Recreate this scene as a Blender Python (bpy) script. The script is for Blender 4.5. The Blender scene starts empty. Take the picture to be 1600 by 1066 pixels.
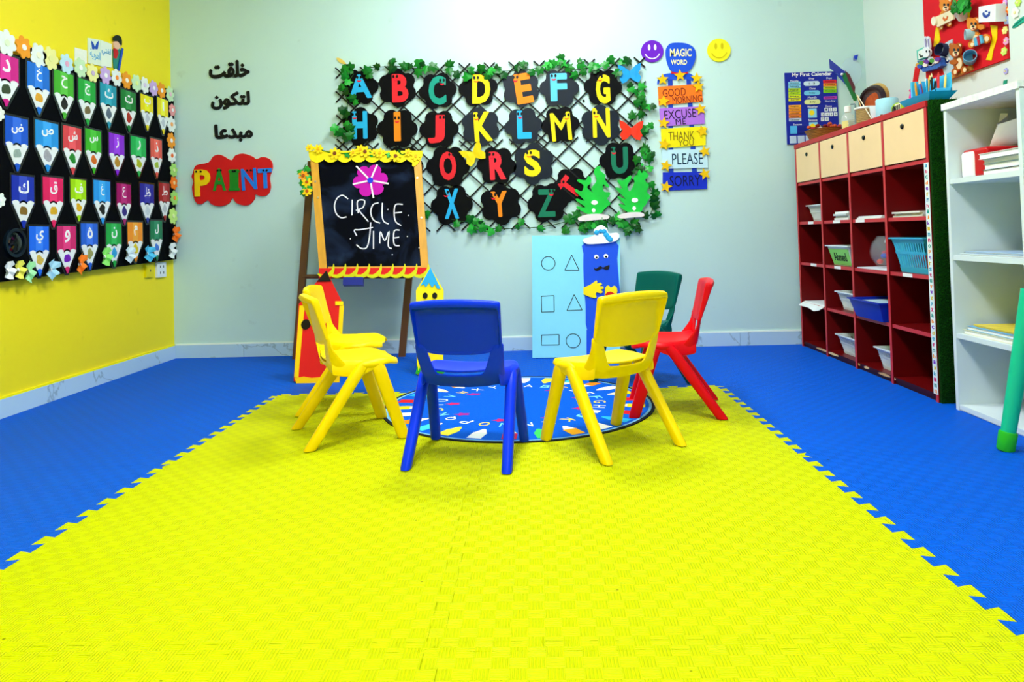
import bpy, bmesh, math, random
from mathutils import Vector, Matrix
random.seed(7)
PI = math.pi
C = bpy.context.scene.collection
SC = bpy.context.scene

# ------------------------------------------------------------------ camera
FPX, CY, YAW, PIT, ROL, HC = 1115.2, 336.87, .0302, .0267, -.0275, .70
D, XL, XR, ML, Y0 = 4.329, -2.222, 2.019, -1.191, 3.232   # back wall, left wall, right wall, yellow mat left edge, far edge
YF, ZC = -1.9, 2.85                                       # wall behind the viewer, ceiling height

def cam_axes():
    def back(X, Y2, Z2):
        c, s = math.cos(ROL), math.sin(ROL); X, Z2 = c*X - s*Z2, s*X + c*Z2
        c, s = math.cos(PIT), math.sin(PIT); Y, Z = c*Y2 - s*Z2, s*Y2 + c*Z2
        c, s = math.cos(YAW), math.sin(YAW); return Vector((c*X - s*Y, s*X + c*Y, Z))
    return back(1, 0, 0), back(0, 1, 0), back(0, 0, 1)
AX, AF, AU = cam_axes()
cam = bpy.data.cameras.new('camera'); cam_o = bpy.data.objects.new('camera', cam); C.objects.link(cam_o)
cam.sensor_fit = 'HORIZONTAL'; cam.sensor_width = 36; cam.lens = FPX/1600*36
cam.shift_y = -(533 - CY)/1600
cam.clip_start = .02
cam_o.matrix_world = Matrix(((AX.x, AU.x, -AF.x, 0), (AX.y, AU.y, -AF.y, 0), (AX.z, AU.z, -AF.z, HC), (0, 0, 0, 1)))
SC.camera = cam_o
vs = SC.view_settings
vs.view_transform = 'Standard'; vs.look = 'None'; vs.gamma = 1; vs.use_curve_mapping = False
vs.exposure = 0.0
LIGHT_COL = (.94, .98, 1.0)
LAMPS = ((0.05, 3.3, 46.0, 'square white LED panel on the ceiling before the letter trellis'), (-.15, 1.55, 64.0, 'square white LED panel in the middle of the ceiling'), (0.0, -.8, 40.0, 'square white LED panel on the ceiling far from the trellis'))
w = bpy.data.worlds.new('world'); SC.world = w; w.use_nodes = True
w.node_tree.nodes['Background'].inputs[0].default_value = (.6, .7, .8, 1)
w.node_tree.nodes['Background'].inputs[1].default_value = .1

def ray(px, py):
    return (AX*((px-800)/FPX) + AF - AU*((py-CY)/FPX))

# ------------------------------------------------------------------ frames
class Fr:
    def __init__(s, o, u, v, n):
        s.o, s.u, s.v, s.n = Vector(o), Vector(u), Vector(v), Vector(n)
    def __call__(s, a, b, c=0.0): return s.o + s.u*a + s.v*b + s.n*c
    def pix(s, px, py, c=0.0):
        d = ray(px, py); o = Vector((0, 0, HC))
        t = (c - (o - s.o).dot(s.n))/d.dot(s.n); P = o + d*t - s.o
        return (P.dot(s.u), P.dot(s.v))
BACK = Fr((0, D, 0), (1, 0, 0), (0, 0, 1), (0, -1, 0))
LEFT = Fr((XL, 0, 0), (0, 1, 0), (0, 0, 1), (1, 0, 0))
RIGHT = Fr((XR, 0, 0), (0, -1, 0), (0, 0, 1), (-1, 0, 0))
FLOOR = Fr((0, 0, 0), (1, 0, 0), (0, 1, 0), (0, 0, 1))
def frY(y): return Fr((0, y, 0), (1, 0, 0), (0, 0, 1), (0, -1, 0))
def frX(x): return Fr((x, 0, 0), (0, -1, 0), (0, 0, 1), (-1, 0, 0))
def crop(ox, oy, s):
    return lambda x, y: (ox + x/s, oy + y/s)

# ------------------------------------------------------------------ materials
def lin(h):
    if isinstance(h, str):
        h = h.lstrip('#'); v = [int(h[i:i+2], 16)/255 for i in (0, 2, 4)]
    else: v = h
    return tuple(((x/12.92) if x <= .04045 else ((x+.055)/1.055)**2.4) for x in v)
_mc = {}
def M(h, rough=.5, var=.05, scale=14.0, bump=0.0, spec=.25, metal=0.0, alpha=1.0, trans=0.0, emis=0.0, coat=0.0):
    key = (str(h), rough, var, scale, bump, spec, metal, alpha, trans, emis, coat)
    if key in _mc: return _mc[key]
    m = bpy.data.materials.new('mat_%s' % str(h).strip('#()').replace(' ', '')); m.use_nodes = True
    nt = m.node_tree; N = nt.nodes; L = nt.links; b = N['Principled BSDF']
    c = lin(h)
    tc = N.new('ShaderNodeTexCoord'); nz = N.new('ShaderNodeTexNoise'); nz.inputs['Scale'].default_value = scale; nz.inputs['Detail'].default_value = 3
    L.new(tc.outputs['Object'], nz.inputs['Vector'])
    mx = N.new('ShaderNodeMix'); mx.data_type = 'RGBA'
    mx.inputs[6].default_value = tuple(x*(1-var) for x in c) + (1,)
    mx.inputs[7].default_value = tuple(min(1, x*(1+var)) for x in c) + (1,)
    L.new(nz.outputs['Fac'], mx.inputs[0]); L.new(mx.outputs[2], b.inputs['Base Color'])
    b.inputs['Roughness'].default_value = rough; b.inputs['Specular IOR Level'].default_value = spec
    b.inputs['Metallic'].default_value = metal; b.inputs['Alpha'].default_value = alpha
    b.inputs['Transmission Weight'].default_value = trans; b.inputs['Coat Weight'].default_value = coat
    if emis:
        b.inputs['Emission Color'].default_value = c + (1,); b.inputs['Emission Strength'].default_value = emis
    if bump:
        bp = N.new('ShaderNodeBump'); bp.inputs['Strength'].default_value = bump; bp.inputs['Distance'].default_value = .01
        L.new(nz.outputs['Fac'], bp.inputs['Height']); L.new(bp.outputs['Normal'], b.inputs['Normal'])
    _mc[key] = m
    return m

def mat_wall(h, name, patch=.06):
    m = bpy.data.materials.new(name); m.use_nodes = True; nt = m.node_tree; N, L = nt.nodes, nt.links; b = N['Principled BSDF']
    c = lin(h); tc = N.new('ShaderNodeTexCoord')
    n1 = N.new('ShaderNodeTexNoise'); n1.inputs['Scale'].default_value = 1.6; n1.inputs['Detail'].default_value = 5; n1.inputs['Roughness'].default_value = .6
    n2 = N.new('ShaderNodeTexNoise'); n2.inputs['Scale'].default_value = 90; n2.inputs['Detail'].default_value = 2
    n3 = N.new('ShaderNodeTexNoise'); n3.inputs['Scale'].default_value = 11; n3.inputs['Detail'].default_value = 4
    for n in (n1, n2, n3): L.new(tc.outputs['Object'], n.inputs['Vector'])
    mx = N.new('ShaderNodeMix'); mx.data_type = 'RGBA'
    mx.inputs[6].default_value = tuple(x*(1-patch) for x in c) + (1,); mx.inputs[7].default_value = tuple(min(1, x*(1+patch)) for x in c) + (1,)
    L.new(n1.outputs['Fac'], mx.inputs[0])
    rp = N.new('ShaderNodeValToRGB'); rp.color_ramp.elements[0].position = .70; rp.color_ramp.elements[1].position = .80
    rp.color_ramp.elements[0].color = (0, 0, 0, 1); rp.color_ramp.elements[1].color = (.28, .28, .28, 1)
    L.new(n3.outputs['Fac'], rp.inputs[0])
    m2 = N.new('ShaderNodeMix'); m2.data_type = 'RGBA'; L.new(rp.outputs[0], m2.inputs[0]); L.new(mx.outputs[2], m2.inputs[6])
    m2.inputs[7].default_value = tuple(x*.55 for x in c) + (1,)
    L.new(m2.outputs[2], b.inputs['Base Color']); b.inputs['Roughness'].default_value = .55
    bp = N.new('ShaderNodeBump'); bp.inputs['Strength'].default_value = .06; bp.inputs['Distance'].default_value = .004
    L.new(n2.outputs['Fac'], bp.inputs['Height']); L.new(bp.outputs['Normal'], b.inputs['Normal'])
    return m

def mat_foam(h, name):
    """EVA foam: basket weave of 29 mm squares, ribs turned in every other one."""
    m = bpy.data.materials.new(name); m.use_nodes = True; nt = m.node_tree; N, L = nt.nodes, nt.links; b = N['Principled BSDF']
    c = lin(h); tc = N.new('ShaderNodeTexCoord')
    ck = N.new('ShaderNodeTexChecker'); ck.inputs['Scale'].default_value = 1/.03
    L.new(tc.outputs['Object'], ck.inputs['Vector'])
    sx = N.new('ShaderNodeSeparateXYZ'); L.new(tc.outputs['Object'], sx.inputs[0])
    def ribs(sock):
        a = N.new('ShaderNodeMath'); a.operation = 'MULTIPLY'; a.inputs[1].default_value = 2*PI/.006; L.new(sock, a.inputs[0])
        s = N.new('ShaderNodeMath'); s.operation = 'SINE'; L.new(a.outputs[0], s.inputs[0])
        return s.outputs[0]
    mx = N.new('ShaderNodeMix'); mx.data_type = 'FLOAT'
    L.new(ck.outputs['Fac'], mx.inputs[0]); L.new(ribs(sx.outputs['X']), mx.inputs[2]); L.new(ribs(sx.outputs['Y']), mx.inputs[3])
    bp = N.new('ShaderNodeBump'); bp.inputs['Strength'].default_value = .9; bp.inputs['Distance'].default_value = .0016
    L.new(mx.outputs[0], bp.inputs['Height']); L.new(bp.outputs['Normal'], b.inputs['Normal'])
    n1 = N.new('ShaderNodeTexNoise'); n1.inputs['Scale'].default_value = 3; n1.inputs['Detail'].default_value = 4
    n2 = N.new('ShaderNodeTexNoise'); n2.inputs['Scale'].default_value = 46; n2.inputs['Detail'].default_value = 1
    L.new(tc.outputs['Object'], n1.inputs['Vector']); L.new(tc.outputs['Object'], n2.inputs['Vector'])
    cm = N.new('ShaderNodeMix'); cm.data_type = 'RGBA'; L.new(n1.outputs['Fac'], cm.inputs[0])
    cm.inputs[6].default_value = tuple(x*.94 for x in c) + (1,); cm.inputs[7].default_value = tuple(min(1, x*1.06) for x in c) + (1,)
    rp = N.new('ShaderNodeValToRGB'); e = rp.color_ramp.elements; e[0].position = .795; e[1].position = .815
    e[0].color = (0, 0, 0, 1); e[1].color = (.75, .75, .75, 1); L.new(n2.outputs['Fac'], rp.inputs[0])
    c2 = N.new('ShaderNodeMix'); c2.data_type = 'RGBA'; L.new(rp.outputs[0], c2.inputs[0]); L.new(cm.outputs[2], c2.inputs[6])
    c2.inputs[7].default_value = tuple(x*.25 for x in c) + (1,)
    c3 = N.new('ShaderNodeMix'); c3.data_type = 'RGBA'; c3.inputs[0].default_value = 0
    ckm = N.new('ShaderNodeMath'); ckm.operation = 'MULTIPLY'; ckm.inputs[1].default_value = .27
    rb = N.new('ShaderNodeMapRange'); rb.inputs['From Min'].default_value = -.2; rb.inputs['From Max'].default_value = .9; L.new(ribs(sx.outputs['X']), rb.inputs['Value'])
    ad = N.new('ShaderNodeMath'); ad.operation = 'MULTIPLY_ADD'; ad.inputs[1].default_value = .7; ad.inputs[2].default_value = .25; L.new(rb.outputs[0], ad.inputs[0])
    inv = N.new('ShaderNodeMath'); inv.operation = 'SUBTRACT'; inv.inputs[0].default_value = 1.0; L.new(ck.outputs['Fac'], inv.inputs[1])
    mm = N.new('ShaderNodeMath'); mm.operation = 'MULTIPLY'; L.new(inv.outputs[0], mm.inputs[0]); L.new(ad.outputs[0], mm.inputs[1]); L.new(mm.outputs[0], ckm.inputs[0])
    L.new(ckm.outputs[0], c3.inputs[0]); L.new(c2.outputs[2], c3.inputs[6]); c3.inputs[7].default_value = tuple(x*.45 for x in c) + (1,)  # rib shading also painted into the colour of every other square
    L.new(c3.outputs[2], b.inputs['Base Color']); b.inputs['Roughness'].default_value = .55; b.inputs['Specular IOR Level'].default_value = .08
    return m

def mat_marble(h, name):
    m = bpy.data.materials.new(name); m.use_nodes = True; nt = m.node_tree; N, L = nt.nodes, nt.links; b = N['Principled BSDF']
    c = lin(h); tc = N.new('ShaderNodeTexCoord')
    n1 = N.new('ShaderNodeTexNoise'); n1.inputs['Scale'].default_value = 2.2; n1.inputs['Detail'].default_value = 6; n1.inputs['Distortion'].default_value = 1.4
    L.new(tc.outputs['Object'], n1.inputs['Vector'])
    rp = N.new('ShaderNodeValToRGB'); e = rp.color_ramp.elements
    e[0].position = .485; e[0].color = (0, 0, 0, 1); e[1].position = .5; e[1].color = (.6, .6, .6, 1)
    x = e.new(.515); x.color = (0, 0, 0, 1)
    L.new(n1.outputs['Fac'], rp.inputs[0])
    mx = N.new('ShaderNodeMix'); mx.data_type = 'RGBA'; L.new(rp.outputs[0], mx.inputs[0])
    mx.inputs[6].default_value = c + (1,); mx.inputs[7].default_value = tuple(v*.4 for v in c) + (1,)
    L.new(mx.outputs[2], b.inputs['Base Color']); b.inputs['Roughness'].default_value = .25
    return m

def mat_wood(h, name, rough=.45):
    m = bpy.data.materials.new(name); m.use_nodes = True; nt = m.node_tree; N, L = nt.nodes, nt.links; b = N['Principled BSDF']
    c = lin(h); tc = N.new('ShaderNodeTexCoord'); mp = N.new('ShaderNodeMapping'); mp.inputs['Scale'].default_value = (40, 40, 3)
    L.new(tc.outputs['Object'], mp.inputs[0]); n1 = N.new('ShaderNodeTexNoise'); n1.inputs['Scale'].default_value = 1; n1.inputs['Detail'].default_value = 4
    L.new(mp.outputs[0], n1.inputs['Vector'])
    mx = N.new('ShaderNodeMix'); mx.data_type = 'RGBA'; L.new(n1.outputs['Fac'], mx.inputs[0])
    mx.inputs[6].default_value = tuple(v*.7 for v in c) + (1,); mx.inputs[7].default_value = tuple(min(1, v*1.25) for v in c) + (1,)
    L.new(mx.outputs[2], b.inputs['Base Color']); b.inputs['Roughness'].default_value = rough
    return m

def mat_wicker(h, name):
    m = bpy.data.materials.new(name); m.use_nodes = True; nt = m.node_tree; N, L = nt.nodes, nt.links; b = N['Principled BSDF']
    c = lin(h); tc = N.new('ShaderNodeTexCoord'); w_ = N.new('ShaderNodeTexWave'); w_.inputs['Scale'].default_value = 40; w_.bands_direction = 'Z'; w_.inputs['Distortion'].default_value = 4
    L.new(tc.outputs['Object'], w_.inputs['Vector'])
    mx = N.new('ShaderNodeMix'); mx.data_type = 'RGBA'; L.new(w_.outputs['Fac'], mx.inputs[0])
    mx.inputs[6].default_value = tuple(v*.45 for v in c) + (1,); mx.inputs[7].default_value = c + (1,)
    L.new(mx.outputs[2], b.inputs['Base Color']); b.inputs['Roughness'].default_value = .6
    bp = N.new('ShaderNodeBump'); bp.inputs['Strength'].default_value = .5; bp.inputs['Distance'].default_value = .003
    L.new(w_.outputs['Fac'], bp.inputs['Height']); L.new(bp.outputs['Normal'], b.inputs['Normal'])
    return m

# ------------------------------------------------------------------ mesh builder
_tc = {}
def text_geo(body, bold=0.0):
    k = (body, bold)
    if k in _tc: return _tc[k]
    cu = bpy.data.curves.new('text', 'FONT'); cu.body = body; cu.extrude = .05; cu.resolution_u = 3; cu.offset = bold
    o = bpy.data.objects.new('text', cu); C.objects.link(o); bpy.context.view_layer.update()
    me = o.evaluated_get(bpy.context.evaluated_depsgraph_get()).to_mesh()
    V = [v.co.copy() for v in me.vertices]; Fs = [tuple(p.vertices) for p in me.polygons]
    bpy.data.objects.remove(o); bpy.data.curves.remove(cu)
    x0, x1 = min(v.x for v in V), max(v.x for v in V); y0, y1 = min(v.y for v in V), max(v.y for v in V)
    V = [((v.x-x0)/(x1-x0), (v.y-y0)/(y1-y0), 1.0 if v.z > 0 else 0.0) for v in V]
    _tc[k] = (V, Fs, (x1-x0)/(y1-y0)); return _tc[k]

def area2(p): return sum(p[i][0]*p[(i+1) % len(p)][1] - p[(i+1) % len(p)][0]*p[i][1] for i in range(len(p)))
def smooth(pts, n=4, closed=True):
    out = []; N_ = len(pts); rng = range(N_) if closed else range(N_-1)
    for i in rng:
        g = (lambda k: pts[k % N_]) if closed else (lambda k: pts[max(0, min(N_-1, k))])
        p0, p1, p2, p3 = g(i-1), g(i), g(i+1), g(i+2)
        for j in range(n):
            t = j/n
            out.append(tuple(.5*((2*p1[k]) + (-p0[k]+p2[k])*t + (2*p0[k]-5*p1[k]+4*p2[k]-p3[k])*t*t + (-p0[k]+3*p1[k]-3*p2[k]+p3[k])*t**3) for k in range(len(p1))))
    if not closed: out.append(tuple(pts[-1]))
    return out
def flower2(cx, cy, R, n=6, inner=.76, rot=0, seg=8, p=.6, sx=1.0):
    out = []; T_ = n*seg
    for i in range(T_):
        t = 2*PI*i/T_; r = R*(inner + (1-inner)*abs(math.cos(n*t/2))**p)
        out.append((cx + sx*r*math.cos(t+rot), cy + r*math.sin(t+rot)))
    return out
def disc2(cx, cy, r, seg=20, ry=None): return [(cx + r*math.cos(2*PI*i/seg), cy + (ry or r)*math.sin(2*PI*i/seg)) for i in range(seg)]
def star2(cx, cy, R, r=.42, rot=PI/2, n=5): return [(cx + (R if i % 2 == 0 else R*r)*math.cos(rot+PI*i/n), cy + (R if i % 2 == 0 else R*r)*math.sin(rot+PI*i/n)) for i in range(2*n)]
def rot2(pts, a, cx, cy): return [(cx+(x-cx)*math.cos(a)-(y-cy)*math.sin(a), cy+(x-cx)*math.sin(a)+(y-cy)*math.cos(a)) for x, y in pts]
def pixs(fr, pts, c=0.0): return [fr.pix(x, y, c) for x, y in pts]

def root_loc(o):
    while o.parent: o = o.parent
    return o.location.copy()
class MB:
    def __init__(s): s.v = []; s.f = []
    def add(s, V, F):
        n = len(s.v); s.v += [Vector(p) for p in V]; s.f += [tuple(i+n for i in f) for f in F]; return s
    def poly(s, fr, pts, c0, c1):
        if area2(pts) < 0: pts = pts[::-1]
        n = len(pts); V = [fr(a, b, c0) for a, b in pts] + [fr(a, b, c1) for a, b in pts]
        F = [tuple(range(n, 2*n)), tuple(range(n-1, -1, -1))] + [(i, (i+1) % n, n+(i+1) % n, n+i) for i in range(n)]
        return s.add(V, F)
    def ring(s, fr, outer, inner, c0, c1):
        n = len(outer); V = [fr(a, b, c) for c in (c0, c1) for L_ in (outer, inner) for a, b in L_]; F = []
        for i in range(n):
            j = (i+1) % n
            F += [(2*n+i, 2*n+j, 3*n+j, 3*n+i), (i, n+i, n+j, j), (i, j, 2*n+j, 2*n+i), (n+j, n+i, 3*n+i, 3*n+j)]
        return s.add(V, F)
    def box(s, lo, hi):
        return s.obox(FLOOR, lo[0], hi[0], lo[1], hi[1], lo[2], hi[2])
    def obox(s, fr, a0, a1, b0, b1, c0, c1):
        return s.poly(fr, [(a0, b0), (a1, b0), (a1, b1), (a0, b1)], c0, c1)
    def hexa(s, P):  # 8 corners: bottom 4 CCW, top 4 CCW
        return s.add(P, [(3, 2, 1, 0), (4, 5, 6, 7)] + [(i, (i+1) % 4, 4+(i+1) % 4, 4+i) for i in range(4)])
    def tube(s, pts, r, seg=8, up=None):
        pts = [Vector(p) for p in pts]; n = len(pts); rs = r if isinstance(r, (list, tuple)) else [r]*n; V = []; prev = None
        for i, p in enumerate(pts):
            d = (pts[min(i+1, n-1)] - pts[max(i-1, 0)]).normalized()
            if prev is None:
                h = Vector((0, 0, 1)) if abs(d.z) < .9 else Vector((1, 0, 0)); x = d.cross(h).normalized()
            else: x = (prev - d*prev.dot(d)).normalized()
            prev = x; y = d.cross(x)
            V += [p + (x*math.cos(2*PI*k/seg) + y*math.sin(2*PI*k/seg))*rs[i] for k in range(seg)]
        F = [(i*seg+k, i*seg+(k+1) % seg, (i+1)*seg+(k+1) % seg, (i+1)*seg+k) for i in range(n-1) for k in range(seg)]
        F += [tuple(range(seg-1, -1, -1)), tuple(range((n-1)*seg, n*seg))]
        return s.add(V, F)
    def lathe(s, c, prof, seg=20, sx=1, sy=1, axis=None):
        c = Vector(c); V = []; n = len(prof); Mx = axis.to_track_quat('Z', 'Y').to_matrix() if axis else Matrix.Identity(3)
        for r, z in prof: V += [c + Mx @ Vector((sx*r*math.cos(2*PI*k/seg), sy*r*math.sin(2*PI*k/seg), z)) for k in range(seg)]
        F = [(i*seg+k, i*seg+(k+1) % seg, (i+1)*seg+(k+1) % seg, (i+1)*seg+k) for i in range(n-1) for k in range(seg)]
        F += [tuple(range(seg-1, -1, -1)), tuple(range((n-1)*seg, n*seg))]
        return s.add(V, F)
    def ell(s, c, rad, seg=14, rings=8, fr=None):
        c = Vector(c); V = []
        for i in range(1, rings):
            ph = PI*i/rings
            for k in range(seg):
                q = (rad[0]*math.sin(ph)*math.cos(2*PI*k/seg), rad[1]*math.sin(ph)*math.sin(2*PI*k/seg), -rad[2]*math.cos(ph))
                V.append(c + (fr.u*q[0]+fr.v*q[1]+fr.n*q[2] if fr else Vector(q)))
        zz = fr.n if fr else Vector((0, 0, 1)); V += [c - zz*rad[2], c + zz*rad[2]]; n = len(V)
        F = [(i*seg+k, i*seg+(k+1) % seg, (i+1)*seg+(k+1) % seg, (i+1)*seg+k) for i in range(rings-2) for k in range(seg)]
        F += [(n-2, (k+1) % seg, k) for k in range(seg)] + [(n-1, (rings-2)*seg+k, (rings-2)*seg+(k+1) % seg) for k in range(seg)]
        return s.add(V, F)
    def text(s, fr, body, a0, b0, a1, b1, c0, c1, rot=0.0, bold=0.0):
        V, F, _ = text_geo(body, bold); cx, cy = (a0+a1)/2, (b0+b1)/2
        P = rot2([(a0+x*(a1-a0), b0+y*(b1-b0)) for x, y, z in V], rot, cx, cy)
        return s.add([fr(p[0], p[1], c0 + v[2]*(c1-c0)) for p, v in zip(P, V)], F)
    def thick_text(s, fr, body, a0, b0, a1, b1, c0, c1, rot=0.0, bold=0.0, d=.003):
        for k, (dx, dy) in enumerate(((0, 0), (d, 0), (-d, 0), (0, d), (0, -d))):
            s.text(fr, body, a0+dx, b0+dy, a1+dx, b1+dy, c0, c1-.00004*k, rot, bold)
        return s
    def stroke(s, fr, pts, wd, c0, c1):
        n = len(pts); Lp, Rp = [], []
        for i in range(n):
            a, b = pts[max(i-1, 0)], pts[min(i+1, n-1)]; dx, dy = b[0]-a[0], b[1]-a[1]; l = math.hypot(dx, dy) or 1
            w_ = wd[i] if isinstance(wd, (list, tuple)) else wd
            nx, ny = -dy/l*w_/2, dx/l*w_/2; Lp.append((pts[i][0]+nx, pts[i][1]+ny)); Rp.append((pts[i][0]-nx, pts[i][1]-ny))
        V = [fr(a, b, c) for c in (c0, c1) for L_ in (Rp, Lp) for a, b in L_]; F = []
        for i in range(n-1):
            F += [(2*n+i, 2*n+i+1, 3*n+i+1, 3*n+i), (i, n+i, n+i+1, i+1), (i, i+1, 2*n+i+1, 2*n+i), (n+i+1, n+i, 3*n+i, 3*n+i+1)]
        F += [(0, 2*n, 3*n, n), (n-1, 2*n-1, 4*n-1, 3*n-1)]
        return s.add(V, F)
    def build(s, name, mat, parent=None, smooth_=False, ang=40, origin=None, kind=None):
        o3 = root_loc(parent) if parent else (Vector(origin) if origin is not None else Vector((0, 0, 0)))
        me = bpy.data.meshes.new(name); me.from_pydata([v - o3 for v in s.v], [], s.f); me.update()
        bm = bmesh.new(); bm.from_mesh(me); bmesh.ops.recalc_face_normals(bm, faces=bm.faces); bm.to_mesh(me); bm.free()
        if smooth_:
            me.polygons.foreach_set('use_smooth', [True]*len(me.polygons)); me.set_sharp_from_angle(angle=math.radians(ang))
        me.materials.append(mat)
        o = bpy.data.objects.new(name, me); C.objects.link(o)
        if parent: o.parent = parent
        elif origin is not None: o.location = o3
        if kind: o['kind'] = kind
        return o
    def solo(s, name, mat, label, cat, group=None, kind=None, **kw):
        x = [v.x for v in s.v]; y = [v.y for v in s.v]; z = [v.z for v in s.v]
        o = s.build(name, mat, origin=((min(x)+max(x))/2, (min(y)+max(y))/2, min(z)), **kw)
        tag(o, label, cat, group, kind); return o
def tag(o, label, cat, group=None, kind=None):
    o['label'] = label; o['category'] = cat
    if group: o['group'] = group
    if kind: o['kind'] = kind
def thing(name, label, cat, loc=(0, 0, 0), group=None):
    o = bpy.data.objects.new(name, None); C.objects.link(o); o.location = loc; o.empty_display_size = .05
    tag(o, label, cat, group); return o
def struct(mb, name, mat, **kw):
    o = mb.build(name, mat, **kw); o['kind'] = 'structure'; return o
def L_(o, s): o['label'] = s; return o

# ------------------------------------------------------------------ room shell
m_wall = mat_wall('#c6e6e2', 'wall_paint'); m_wallr = mat_wall('#dfeeea', 'wall_paint_white', .03); m_wally = mat_wall('#ffe800', 'wall_paint_yellow', .05)
T0 = .1
struct(MB().box((XL-T0, D, -.1), (XR+T0, D+T0, ZC)), 'wall_back', m_wall)
struct(MB().box((XL-T0, YF, -.1), (XL, D, ZC)), 'wall_left', m_wally)
struct(MB().box((XR, YF, -.1), (XR+T0, D, ZC)), 'wall_right', m_wallr)
struct(MB().box((XL-T0, YF-T0, -.1), (XR+T0, YF, ZC)), 'wall_front', m_wallr)
struct(MB().box((XL-T0, YF-T0, ZC), (XR+T0, D+T0, ZC+.1)), 'ceiling', mat_wall('#f4f6f4', 'ceiling_paint', .02))
floor = struct(MB().box((XL, YF, -.1), (XR, D, -.012)), 'floor', M('#8d9298', .7))
struct(MB().box((XR-.035, 2.0, 0), (XR, 2.99, ZC)), 'trim_1', m_wallr)

# foam tiles, interlocking teeth
foam_y, foam_b = mat_foam('#dce400', 'foam_yellow'), mat_foam('#0064ea', 'foam_blue')
def edge_pts(p, q, sgn, straight, gap=.0007, n=12, h=.0145):
    """points along p->q; tile lies to the left; sgn orients the shared tooth profile"""
    d = Vector((q[0]-p[0], q[1]-p[1])); Ln = d.length; d = d/Ln; nl = Vector((-d.y, d.x)); out = []
    if straight or Ln < .3:
        return [Vector(p), Vector(q)]
    m = max(2, round(Ln*n)); pr = Ln/m
    out.append(Vector(p))
    for i in range(m):
        for s_, hh in ((.3, -1), (.2, 1), (.8, 1), (.7, -1)):
            if sgn > 0: t, o = s_, hh
            else: t, o = 1 - {.3: .7, .2: .8, .8: .2, .7: .3}[s_], hh
            out.append(Vector(p) + d*((i+t)*pr) + nl*(o*h*sgn))
    out.append(Vector(q)); return out
XS = [XL+.012] + [ML, ML+1, ML+2, ML+3] + [XR]
YS = [YF, Y0-5, Y0-4, Y0-3, Y0-2, Y0-1, Y0, Y0+1, D-.012]
YS = [y for y in YS if y >= YF]
for i in range(len(XS)-1):
    for j in range(len(YS)-1):
        x0, x1, y0, y1 = XS[i], XS[i+1], YS[j], YS[j+1]
        e0 = edge_pts((x0, y0), (x1, y0), 1, j == 0)
        e1 = edge_pts((x1, y0), (x1, y1), 1, i == len(XS)-2)
        e2 = edge_pts((x1, y1), (x0, y1), -1, j == len(YS)-2)
        e3 = edge_pts((x0, y1), (x0, y0), -1, i == 0)
        pts = [tuple(p) for e in (e0, e1, e2, e3) for p in e[:-1]]
        # shrink by half the joint
        n = len(pts); sh = []
        for k in range(n):
            a, b = Vector(pts[k-1]), Vector(pts[(k+1) % n]); t = b - a
            if t.length < 1e-9: sh.append(pts[k]); continue
            t.normalize(); sh.append((pts[k][0]-t.y*.0005, pts[k][1]+t.x*.0005))
        yel = 1 <= i <= 2 and y1 <= Y0+.01
        MB().poly(FLOOR, sh, -.012, 0).build('foam_mat', foam_y if yel else foam_b, floor)

# marble skirting
m_marb = mat_marble('#bcdcf0', 'marble'); SK = .078
bb = struct(MB().box((XL+.011, D-.004, -.012), (XR, D, SK-.004)), 'baseboard_back', M('#7d8f96'))
xs = [XL+.011, BACK.pix(381, 555, .01)[0]]
while xs[-1] + .6 < XR: xs.append(xs[-1]+.6)
xs.append(XR)
for a, b in zip(xs, xs[1:]): MB().box((a+.0008, D-.011, -.012), (b-.0008, D-.003, SK)).build('skirting_tile', m_marb, bb)
bl = struct(MB().box((XL, YF, -.012), (XL+.004, D, SK-.004)), 'baseboard_left', M('#7d8f96'))
ys = [D, LEFT.pix(194, 587, .01)[0]]
while ys[-1] - .6 > YF: ys.append(ys[-1]-.6)
ys.append(YF)
for a, b in zip(ys, ys[1:]): MB().box((XL+.003, b+.0008, -.012), (XL+.011, a-.0008, SK)).build('skirting_tile', m_marb, bl)
struct(MB().box((XL+.011, D-.008, SK), (XR, D, SK+.008)), 'trim_2', M('#eef6f0'))
struct(MB().box((XL, YF, SK), (XL+.008, D-.008, SK+.008)), 'trim_3', M('#fff000'))

# ceiling lights
for x, y, en, lb in LAMPS:
    t = thing('ceiling_light', lb, 'light', (x, y, ZC-.05))
    MB().ring(Fr((x, y, 0), (1, 0, 0), (0, 1, 0), (0, 0, 1)), [(-.32, -.32), (.32, -.32), (.32, .32), (-.32, .32)], [(-.29, -.29), (.29, -.29), (.29, .29), (-.29, .29)], ZC-.05, ZC).build('frame', M('#f0f0f0'), t)
    em = bpy.data.materials.new('lamp_diffuser'); em.use_nodes = True; b = em.node_tree.nodes['Principled BSDF']
    b.inputs['Base Color'].default_value = (.9, .9, .9, 1); b.inputs['Emission Color'].default_value = LIGHT_COL + (1,); b.inputs['Emission Strength'].default_value = en
    MB().box((x-.29, y-.29, ZC-.045), (x+.29, y+.29, ZC-.03)).build('diffuser', em, t)
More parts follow.
